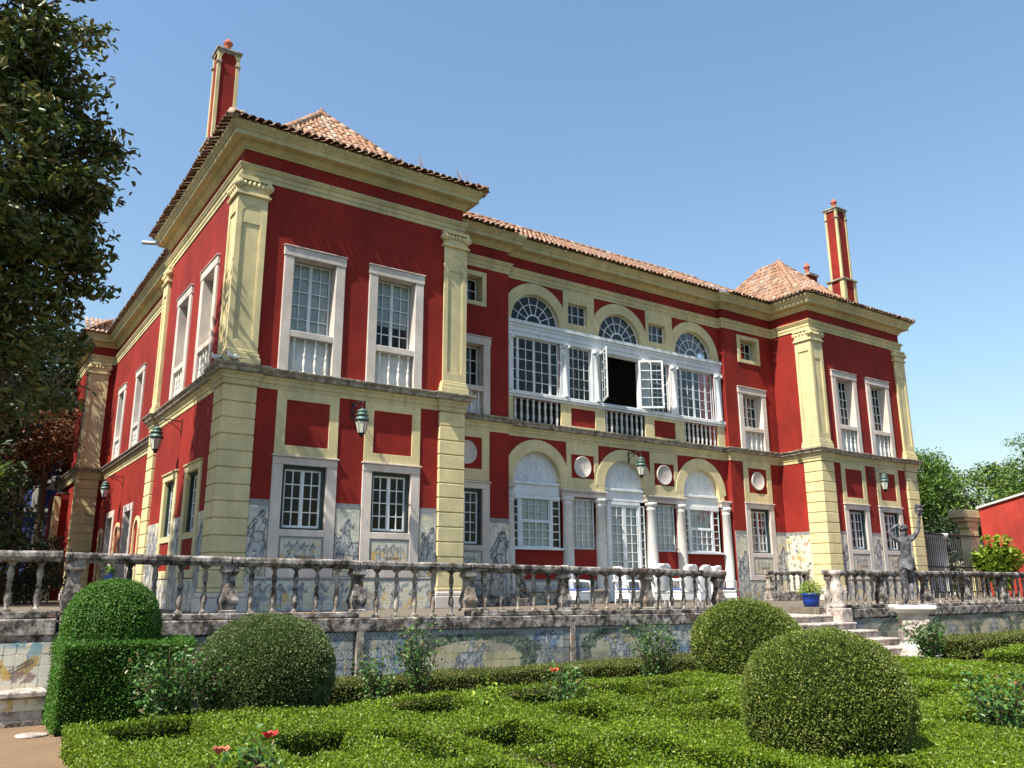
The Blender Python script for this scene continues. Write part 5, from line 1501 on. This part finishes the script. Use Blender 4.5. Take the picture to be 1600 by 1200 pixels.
for a, b in zip(xs, xs[1:]):
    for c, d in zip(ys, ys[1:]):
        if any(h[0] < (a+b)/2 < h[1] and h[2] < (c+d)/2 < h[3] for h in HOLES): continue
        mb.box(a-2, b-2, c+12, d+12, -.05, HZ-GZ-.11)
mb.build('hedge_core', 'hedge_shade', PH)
def hedge(label, x0, x1, y0, y1, z1, size, mat):
    root = empty('box_hedge', ((x0+x1)/2, (y0+y1)/2, GZ)); tag(root, label, 'hedge')
    hedge_seg('foliage', x0, x1, y0, y1, z1, root, ((x0+x1)/2, (y0+y1)/2, GZ), size, mat)
    return root
hedge('low hedge with a brownish clipped face along the foot of the tiled wall', -1.2, 8.6, -7.55, -6.85, -.80, .034, 'brown_hedge_leaf')
hedge('long dark hedge below the tiled wall right of the statue', 14.2, 28, -8.9, -8.1, -.66, .05, 'brown_hedge_leaf')
hedge('short bright hedge at the right edge beyond the stone path edging', 12.3, 19, -11.4, -10.3, -.72, .045, 'box_leaf_bright')
ball('box_ball', 'dark green clipped box ball on the left, rounder of the pair by the wall', -1.60, -8.8, .80, -.42, .21, -1.13, .024, 'box_leaf_dark', power=2.12)
ball('box_ball', 'green clipped box ball on the right near the stairs, behind the nearest one', 5.93, -9.8, .84, -.38, .30, -1.15, .032, 'box_leaf', power=2.12)
ball('box_ball', 'largest and nearest clipped box ball at the lower right', 1.54, -14.38, .70, -.42, .15, -1.12, .021, 'box_leaf', power=2.1)
tp = empty('topiary_block', (-3.15, -7.35, GZ)); tag(tp, 'clipped green block with a dome on top by the left bench', 'topiary')
hedge_seg('block', -3.74, -2.24, -8.0, -6.98, -.10, tp, (-3.15, -7.35, GZ), .026, 'yew_leaf')
r_, zc_, zt_ = .565, .0, .64
n = 26000; d = rng.normal(0, 1, (n, 3)); d[:, 2] = np.abs(d[:, 2]); d /= np.linalg.norm(d, axis=1, keepdims=True)
k = (np.abs(d)**2.3).sum(1)**(-1/2.3)
Pd = d*k[:, None]*np.array([r_, r_*.8, zt_-zc_]); sk = rng.random(n) < .3
Pd[sk, 2] = -rng.random(sk.sum())*.14; hh = np.hypot(Pd[sk, 0]/r_, Pd[sk, 1]/(r_*.8)); Pd[sk, 0] /= np.maximum(hh, .3); Pd[sk, 1] /= np.maximum(hh, .3)
Pd += d*rng.normal(0, .014, n)[:, None]
Pd[:, 2] += zc_-GZ; Pd[:, 0] += .02
obj('dome', leaf_mesh('dome', Pd, d, .026*rng.uniform(.7, 1.3, n), 'yew_leaf', .5, 0, .7), tp)
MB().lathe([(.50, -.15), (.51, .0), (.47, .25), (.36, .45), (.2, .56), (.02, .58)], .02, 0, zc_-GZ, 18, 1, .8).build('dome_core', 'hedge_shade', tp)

# ------------------------------------------------------------------ rose bushes and creepers
def rose(label, x, y, z, h, sp, nst, flowers=(), mat='rose_leaf', lf=.05, cat='rose bush', seed=0):
    rt = empty('rose_bush', (x, y, z)); tag(rt, label, cat)
    rr = random.Random(seed); st = MB(); pts = []
    for k in range(nst):
        a = rr.uniform(0, 6.28); L_ = h*rr.uniform(.55, 1.); s = sp*rr.uniform(.3, 1.)
        p = [(0, 0, 0), (math.cos(a)*s*.35, math.sin(a)*s*.35, L_*.45), (math.cos(a)*s*.8, math.sin(a)*s*.8, L_*.8), (math.cos(a)*s, math.sin(a)*s, L_)]
        st.tube(p, [.010, .008, .006, .003], 5)
        for t in range(85):
            u = rr.uniform(.15, 1)*3; i = min(2, int(u)); f = u-i
            pts.append([p[i][c]*(1-f)+p[i+1][c]*f+rr.gauss(0, .075) for c in range(3)])
    st.build('stem', 'bark', rt)
    pts = np.array(pts); pts[:, 2] = np.maximum(pts[:, 2], .02); n = len(pts)
    obj('foliage', leaf_mesh('foliage', pts, np.tile((0, 0, 1.), (n, 1)), lf*rng.uniform(.6, 1.3, n), mat, .62, .08, .7), rt)
    for (fx, fy, fz, m_) in flowers:
        b = MB()
        for q_ in range(9):
            a = q_*2.4; s = .012+.0028*q_
            b.add([(s*math.cos(a), s*math.sin(a), .0), (s*2*math.cos(a-.5), s*2*math.sin(a-.5), .03), (s*2.1*math.cos(a), s*2.1*math.sin(a), .045), (s*2*math.cos(a+.5), s*2*math.sin(a+.5), .03)], [(0, 1, 2, 3)])
        b.build('flower', m_, rt, (fx, fy, fz))
    return rt
rose('tall leggy rose bush with reddish leaves between the topiary block and the dark ball', -2.75, -9.1, GZ, 1.05, .55, 30, seed=1)
rose('rose bush climbing before the wide painted arch of the tiled wall', .95, -8.0, GZ, 1.15, .40, 13, seed=2)
rose('smaller rose bush left of the one before the painted arch', .15, -8.3, GZ, .75, .35, 9, seed=3)
rose('rose bush beside the second box ball, against the tiled wall', 5.35, -8.3, GZ, 1.0, .5, 20, seed=4)
rose('straggling rose bush at the foot of the statue pedestal', 12.25, -9.25, GZ, .9, .5, 14, mat='rose_leaf', lf=.07, seed=5)
rose('leafy rose bush at the right edge of the parterre', 4.25, -14.5, GZ, .75, .32, 13, [(.2, -.1, .60, 'rose_red')], seed=6)
rose('low rose with a dark red bud at the lower left edge of the hedges', -3.05, -12.95, GZ, .58, .22, 9, [(.13, .09, .58, 'rose_red'), (-.25, -.02, .53, 'terracotta')], seed=7)
rose('low rose with a bright orange bloom in the middle of the parterre', 2.0, -10.0, GZ, .58, .3, 9, [(-.22, -.12, .56, 'rose_orange')], seed=8)
rose('yellowing young rose in the parterre near the wall hedge', .65, -10.3, GZ, .52, .16, 5, mat='lime_leaf', seed=9)
rose('yellow-green creeper on the end of the low red building', 33.6, -.6, .0, 2.7, 1.1, 30, mat='lime_leaf', lf=.24, cat='creeper', seed=10)

# pots with plants
def pot(label, x, y, z, r, h, plant, pr, seed):
    rt = empty('flower_pot', (x, y, z)); tag(rt, label, 'plant pot')
    MB().lathe([(r*.72, 0), (r*.85, h*.45), (r*.96, h*.86), (r*1.04, h*.88), (r*1.05, h), (r*.95, h), (r*.92, h*.85), (.01, h*.84)], n=22).build('pot', 'blue_glaze', rt)
    n = 900; d = rng.normal(0, 1, (n, 3)); d[:, 2] = np.abs(d[:, 2]); d /= np.linalg.norm(d, axis=1, keepdims=True)
    p = d*(pr*rng.random(n)**.4)[:, None]; p[:, 2] = p[:, 2]*plant+h*.9
    obj('plant', leaf_mesh('plant', p, d, rng.uniform(.03, .06, n), 'lime_leaf' if seed == 1 else 'tree_leaf', .5, .05, .8), rt)
    st = MB()
    for k in range(8): st.tube([(0, 0, h*.8), (d[k, 0]*pr*.5, d[k, 1]*pr*.5, h+pr*.5)], .008, 5)
    st.build('stem', 'bark', rt)
pot('cobalt blue glazed pot with a pale shrub at the head of the stairs', 13.8, -5.30, 0, .25, .34, 1.1, .34, 1)
pot('small blue pot with a plant glimpsed behind the domed topiary', -2.6, -3.2, .62, .11, .17, 1.0, .13, 2)
b = MB().lathe([(.16, 0), (.2, .04), (.14, .1), (.12, .5), (.2, .56), (.2, .62)], n=4, square=True).build('pot_stand', 'step_stone', None, (-2.6, -3.2, 0)); tag(b, 'small stone block carrying the blue pot behind the topiary', 'pot stand')
# pigeons on the string course
def pigeon(label, x, y, z, rz, white):
    rt = empty('pigeon', (x, y, z), rz); tag(rt, label, 'bird', 'pigeons on the string course')
    N2 = {'tail': ((-.20, 0, .085), (.035, .008)), 'rump': ((-.10, 0, .10), (.045, .035)), 'body': ((.0, 0, .115), (.062, .06)), 'chest': ((.08, 0, .13), (.05, .055)), 'neck': ((.115, 0, .185), .03), 'head': ((.13, 0, .225), .03), 'beak': ((.165, 0, .22), .008)}
    skin_body('body', N2, [('tail', 'rump'), ('rump', 'body'), ('body', 'chest'), ('chest', 'neck'), ('neck', 'head'), ('head', 'beak')], 'body', 'pigeon_white' if white else 'pigeon_white', rt, (0, 0, 0), 0)
    for s in (-1, 1):
        MB().tube([(.02, s*.025, .07), (.025, s*.025, 0)], .006, 5).tube([(.0, s*.025, .004), (.055, s*.03, .004)], .005, 5).build('leg', 'terracotta', rt)
    MB().box(-.21, -.13, -.03, .03, .078, .088).build('tail_tip', 'pigeon_grey', rt)
pigeon('white pigeon with a dark tail standing on the corner ledge of the left tower', .05, -.20, 5.655, R(165), True)
pigeon('pale pigeon on the side ledge of the left tower, left of its mate', -.27, .06, 5.655, R(120), True)
tag(MB().lathe([(.17, 0), (.17, .015), (.15, .02)], n=20).build('path_lid', 'step_stone', None, (-3.92, -7.75, GZ+.004)), 'pale flat round lid set in the gravel path', 'lid')
b = MB().box(0, 1.6, -.07, .07, -.05, .07); b = b.build('edging_stone', 'step_stone', None, (12.6, -9.9, GZ), R(-12), bevel=.015); tag(b, 'low pale stone edging beside the path right of the pedestal', 'edging')

# ------------------------------------------------------------------ trees
def tree(name, label, base, trunk_h, crowns, nclump, per, leaf, mat, seed, clump_r=.5, trunk_r=.3, fold=.1, aspect=.42, keep=None, tilt=.8, limb=True, cat='tree', shell=(.45, 1.), droop=0.):
    rg = np.random.default_rng(seed); rr = random.Random(seed)
    rt = empty(name, base); tag(rt, label, cat)
    bx = np.array(base)
    cl = []
    tot = sum(c[3]*c[4]*c[5] for c in crowns)
    for (cx, cy, cz, rx, ry, rz) in crowns:
        n = int(nclump*rx*ry*rz/tot)+1
        d = rg.normal(0, 1, (n, 3)); d /= np.linalg.norm(d, axis=1, keepdims=True)
        r = rg.uniform(shell[0], shell[1], n)**.6
        cl.append(np.array([cx, cy, cz])+d*r[:, None]*np.array([rx, ry, rz]))
    cl = np.concatenate(cl)
    if keep is not None: cl = cl[keep(cl)]
    # leaves
    n = len(cl)*per
    idx = np.repeat(np.arange(len(cl)), per)
    o = rg.normal(0, 1, (n, 3)); o /= np.linalg.norm(o, axis=1, keepdims=True)
    P = cl[idx]+o*(clump_r*rg.random(n)**.5)[:, None]*np.array([1.15, 1.15, .7])*rg.uniform(.6, 1.3, len(cl))[idx][:, None]
    P[:, 2] -= droop*rg.random(n)
    nrm = o*.5+np.array([0, 0, .75])
    obj('crown', leaf_mesh('crown', P-bx, nrm, leaf*rg.uniform(.65, 1.25, n), mat, aspect, fold, tilt, rg), rt)
    # wood
    mb = MB()
    top = Vector((bx[0]+rr.uniform(-.2, .2), bx[1]+rr.uniform(-.2, .2), bx[2]+trunk_h))
    b0 = Vector(base)
    mb.tube([Vector((0, 0, -.2)), (top-b0)*.35+Vector((.06, -.05, 0)), (top-b0)*.7, top-b0], [trunk_r*1.25, trunk_r, trunk_r*.8, trunk_r*.55], 9)
    order = rg.permutation(len(cl))
    forks = []
    if limb:
        for c in order[:max(8, len(cl)//14)]:
            e = Vector(cl[c])-b0; s = (top-b0)*rr.uniform(.45, 1.)
            mid = s.lerp(e, .5)+Vector((rr.uniform(-.3, .3), rr.uniform(-.3, .3), rr.uniform(.0, .5)))
            r0 = trunk_r*.34
            mb.tube([s, s.lerp(mid, .5)+Vector((0, 0, .1)), mid, mid.lerp(e, .6), e], [r0, r0*.8, r0*.55, r0*.3, .012], 6, False); forks += [mid, mid.lerp(e, .5)]
        for c in order[max(8, len(cl)//14):]:
            e = Vector(cl[c])-b0; f = min(forks, key=lambda v: (v-e).length_squared)
            if (f-e).length > 4: continue
            mb.tube([f, f.lerp(e, .55)+Vector((rr.uniform(-.12, .12), rr.uniform(-.12, .12), .05)), e], [.035, .02, .007], 4, False)
    mb.build('trunk', 'bark', rt)
    return rt
# the big evergreen left of the palace; its crown reaches over the terrace
magk = lambda c: (c[:, 0] < -2.95+rng.normal(0, .15, len(c))) & (c[:, 1] > -5.2)
tree('magnolia_tree', 'tall dark glossy-leaved evergreen tree at the left edge before the palace side', (-7.2, -.6, 0), 7.5,
     [(-6.9, -.8, 8.4, 3.9, 3.6, 4.4), (-4.6, -1.2, 8.7, 2.0, 1.8, 2.2), (-5.8, -.6, 11.9, 2.4, 2.2, 2.0), (-4.3, -1., 6.3, 1.5, 1.6, 1.7), (-4.9, -.9, 4.4, 1.6, 1.6, 1.2)], 980, 46, .20, 'magnolia_leaf', 5, .46, .42, keep=magk)
tree('tree', 'shadowy tree filling the gap beyond the left wing', (-3.2, 27, 0), 7, [(-3.2, 27, 8.5, 4.2, 3, 4.), (-5.5, 24, 5, 3, 3, 4)], 420, 60, .30, 'dark_leaf', 6, 1.0, .35)
tree('tree', 'rust-leaved small tree in the shade beside the far wing', (-2.4, 19.5, 0), 4.5, [(-2.3, 19.5, 6.6, 1.5, 1.5, 1.6)], 90, 50, .20, 'rust_leaf', 7, .6, .14)
tree('tree', 'dark broad tree at the left edge behind the evergreen', (-6.8, 14, 0), 6, [(-5.9, 14, 6.3, 2.8, 2.6, 4.4), (-4.6, 12, 2.9, 2., 2, 2.4)], 330, 60, .24, 'dark_leaf', 8, .8, .3)
tree('garden_shrub', 'dense shaded shrub at the foot of the far wing', (-3.0, 15.5, 0), 1.2, [(-3.0, 15.5, 1.3, 2.2, 1.6, 1.5), (-1.9, 18.5, 1.2, 1.2, 1.4, 1.3)], 110, 60, .16, 'dark_leaf', 9, .5, .1, cat='shrub')
tree('tree', 'dark bare-looking tree rising close to the far pavilion', (-1.7, 21, 0), 9, [(-1.9, 21.2, 9.3, 1.3, 1.5, 2.6), (-2.6, 22, 12.2, 1.6, 1.5, 1.6)], 120, 45, .17, 'dark_leaf', 19, .55, .16)
yc = empty('yucca', (-4.0, 9.0, 0)); tag(yc, 'spiky-leaved yucca in the shade at the left edge', 'plant')
mb = MB(); lf = MB()
mb.tube([(0, 0, 0), (.05, 0, 1.6), (0, .02, 3.4)], [.14, .11, .09], 8)
for k in range(110):
    a = random.uniform(0, 6.28); e = random.uniform(-.5, 1.35); L_ = random.uniform(.6, .95); d = Vector((math.cos(a)*math.cos(e), math.sin(a)*math.cos(e), math.sin(e))); sd = d.cross(Vector((0, 0, 1))).normalized()*.035
    o_ = Vector((0, .02, 3.45+random.uniform(-.25, .25))); m_ = o_+d*L_*.55; t_ = o_+d*L_+Vector((0, 0, -.12))
    lf.add([o_-sd*.5, o_+sd*.5, m_+sd, m_-sd], [(0, 1, 2, 3)]); lf.add([m_-sd, m_+sd, t_], [(0, 1, 2)])
mb.build('stem', 'bark', yc); lf.build('leaves', 'tree_leaf', yc)
# right background
tree('stone_pine', 'round dense pine behind the right tower', (43.5, 9, 0), 4.5, [(42.6, 9, 6.2, 4.2, 3.5, 2.6)], 260, 60, .22, 'pine_leaf', 10, .65, .3, aspect=.3, shell=(.5, 1.))
tree('tree', 'wide dark green tree beyond the gate', (49, 6.5, 0), 4.0, [(47.5, 7, 5.0, 6.5, 4, 2.9), (52, 4.5, 6.6, 4.5, 3, 2.6)], 270, 55, .26, 'tree_leaf', 11, .85, .3)
tree('feathery_tree', 'tall feathery tree with bare twigs at the right edge', (62, 4, 0), 8, [(58.5, 6, 9.6, 4.5, 4, 1.6), (62, 3.5, 11.4, 4, 4, 2.2), (56, 6, 7.6, 4, 4, 1.7)], 150, 45, .22, 'tree_leaf', 12, .8, .25, aspect=.3)
tree('tree', 'far hedge-like tree seen low through the iron gate', (45, 4.5, 0), 2.2, [(43, 5, 2.2, 5, 2.5, 2.2)], 200, 55, .22, 'dark_leaf', 13, .7, .2)

# ------------------------------------------------------------------ neighbouring buildings on the right and left
hb = empty('red_outbuilding', (40, -6, 0)); tag(hb, 'low bright red building with a sloping roof line at the right edge', 'building')
ho = (-40, 6)
def hbp(mb, nm, mat, bv=0):
    mb.v = [(x+ho[0], y+ho[1], z) for x, y, z in mb.v]; return mb.build(nm, mat, hb, bevel=bv)
y0, y1, zs_ = 1.15, -14.0, .2296
zt_ = lambda y: 4.05+(1.15-y)*zs_
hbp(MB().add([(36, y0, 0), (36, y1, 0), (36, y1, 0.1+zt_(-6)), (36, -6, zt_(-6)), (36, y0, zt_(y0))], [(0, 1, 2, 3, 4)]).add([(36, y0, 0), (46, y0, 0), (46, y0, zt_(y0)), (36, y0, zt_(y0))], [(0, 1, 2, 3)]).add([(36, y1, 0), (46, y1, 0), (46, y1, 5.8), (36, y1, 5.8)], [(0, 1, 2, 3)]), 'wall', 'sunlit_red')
hbp(MB().add([(35.9, y0+.1, zt_(y0)+.01), (35.9, -6, zt_(-6)+.01), (46, -6, zt_(-6)+.01), (46, y0+.1, zt_(y0)+.01), (35.9, y0+.1, zt_(y0)+.10), (35.9, -6, zt_(-6)+.10), (46, -6, zt_(-6)+.10), (46, y0+.1, zt_(y0)+.10)], [(3, 2, 1, 0), (4, 5, 6, 7), (0, 1, 5, 4), (3, 0, 4, 7)]), 'roof', 'white_stone')
hbp(MB().box(34.55, 36.15, 1.18, 1.9, 3.62, 3.98).box(34.75, 36.1, 1.22, 1.85, 3.45, 3.618).box(35.05, 36.05, 1.28, 1.8, 3.15, 3.448), 'cornice', 'cream_moulding', .02)
hbp(MB().box(35.2, 35.98, 1.3, 1.8, 0, 3.148), 'corner_pier', 'cream_stucco', .01)
gt = empty('iron_gate', (31.5, .4, 0)); tag(gt, 'tall black iron gate between the palace and the red building', 'gate')
bar_me = MB().tube([(0, 0, .05), (0, 0, 2.75)], .016, 5).mesh('bar', 'iron')
for k in range(34): obj('bar', bar_me, gt, (-2.2+k*.155, 0, 0))
MB().box(-2.3, 3.1, -.03, .03, 2.62, 2.68).box(-2.3, 3.1, -.03, .03, 1.25, 1.31).box(-2.3, 3.1, -.03, .03, .2, .26).build('gate_rails', 'iron', gt)
b = MB().lathe([(.62, 0), (.62, .2), (.5, .25), (.5, 2.45), (.56, 2.5), (.6, 2.6), (.6, 2.72)], n=24).build('gate_pillar', 'white_stone', None, (31.3, .95, 0)); tag(b, 'stout round white pillar behind the iron gate', 'pillar')
ga = empty('garden_gallery', (-2.5, 31, 0)); tag(ga, 'blue and white arched garden gallery deep in the shade at far left', 'gallery')
mb = wall([], lambda u, z: (u+2.5, 0, z), -9, 1.4, 0, 8.2, [(-1.75, 5.6, .55), (-.05, 5.6, .55)])
mb.build('wall', 'blue_cushion', ga)
mb = MB()
for x in (-1.75, -.05): mb.arc(x+2.5, 5.6, .55, .78, -.12, .06); mb.box(x+1.72, x+1.95, -.12, .06, 4.6, 5.6); mb.box(x+3.05, x+3.28, -.12, .06, 4.6, 5.6)
mb.box(-6, 3.9, -.15, .05, 4.4, 4.58); mb.box(-6, 3.9, -.15, .05, 6.6, 6.75)
mb.build('arch_trim', 'white_stone', ga)
MB().box(-6, 3.9, .5, .6, 0, 8).build('gallery_back', 'interior_dark', ga)
an = empty('wing_annex', (-.3, 25, 0)); tag(an, 'narrow lower red annex with cream corner beside the far pavilion', 'building')
MB().box(-.45, .02, -.9, 2.5, 0, 4.8).build('wall', 'red_stucco', an); MB().box(-.56, -.28, -1.0, -.5, 0, 4.6).build('corner_pier', 'cream_stucco', an, bevel=.01)
MB().tube([(-.45, -1.0, 4.75), (.1, -1.0, 4.75)], .05, 8).build('gutter', 'iron', an)
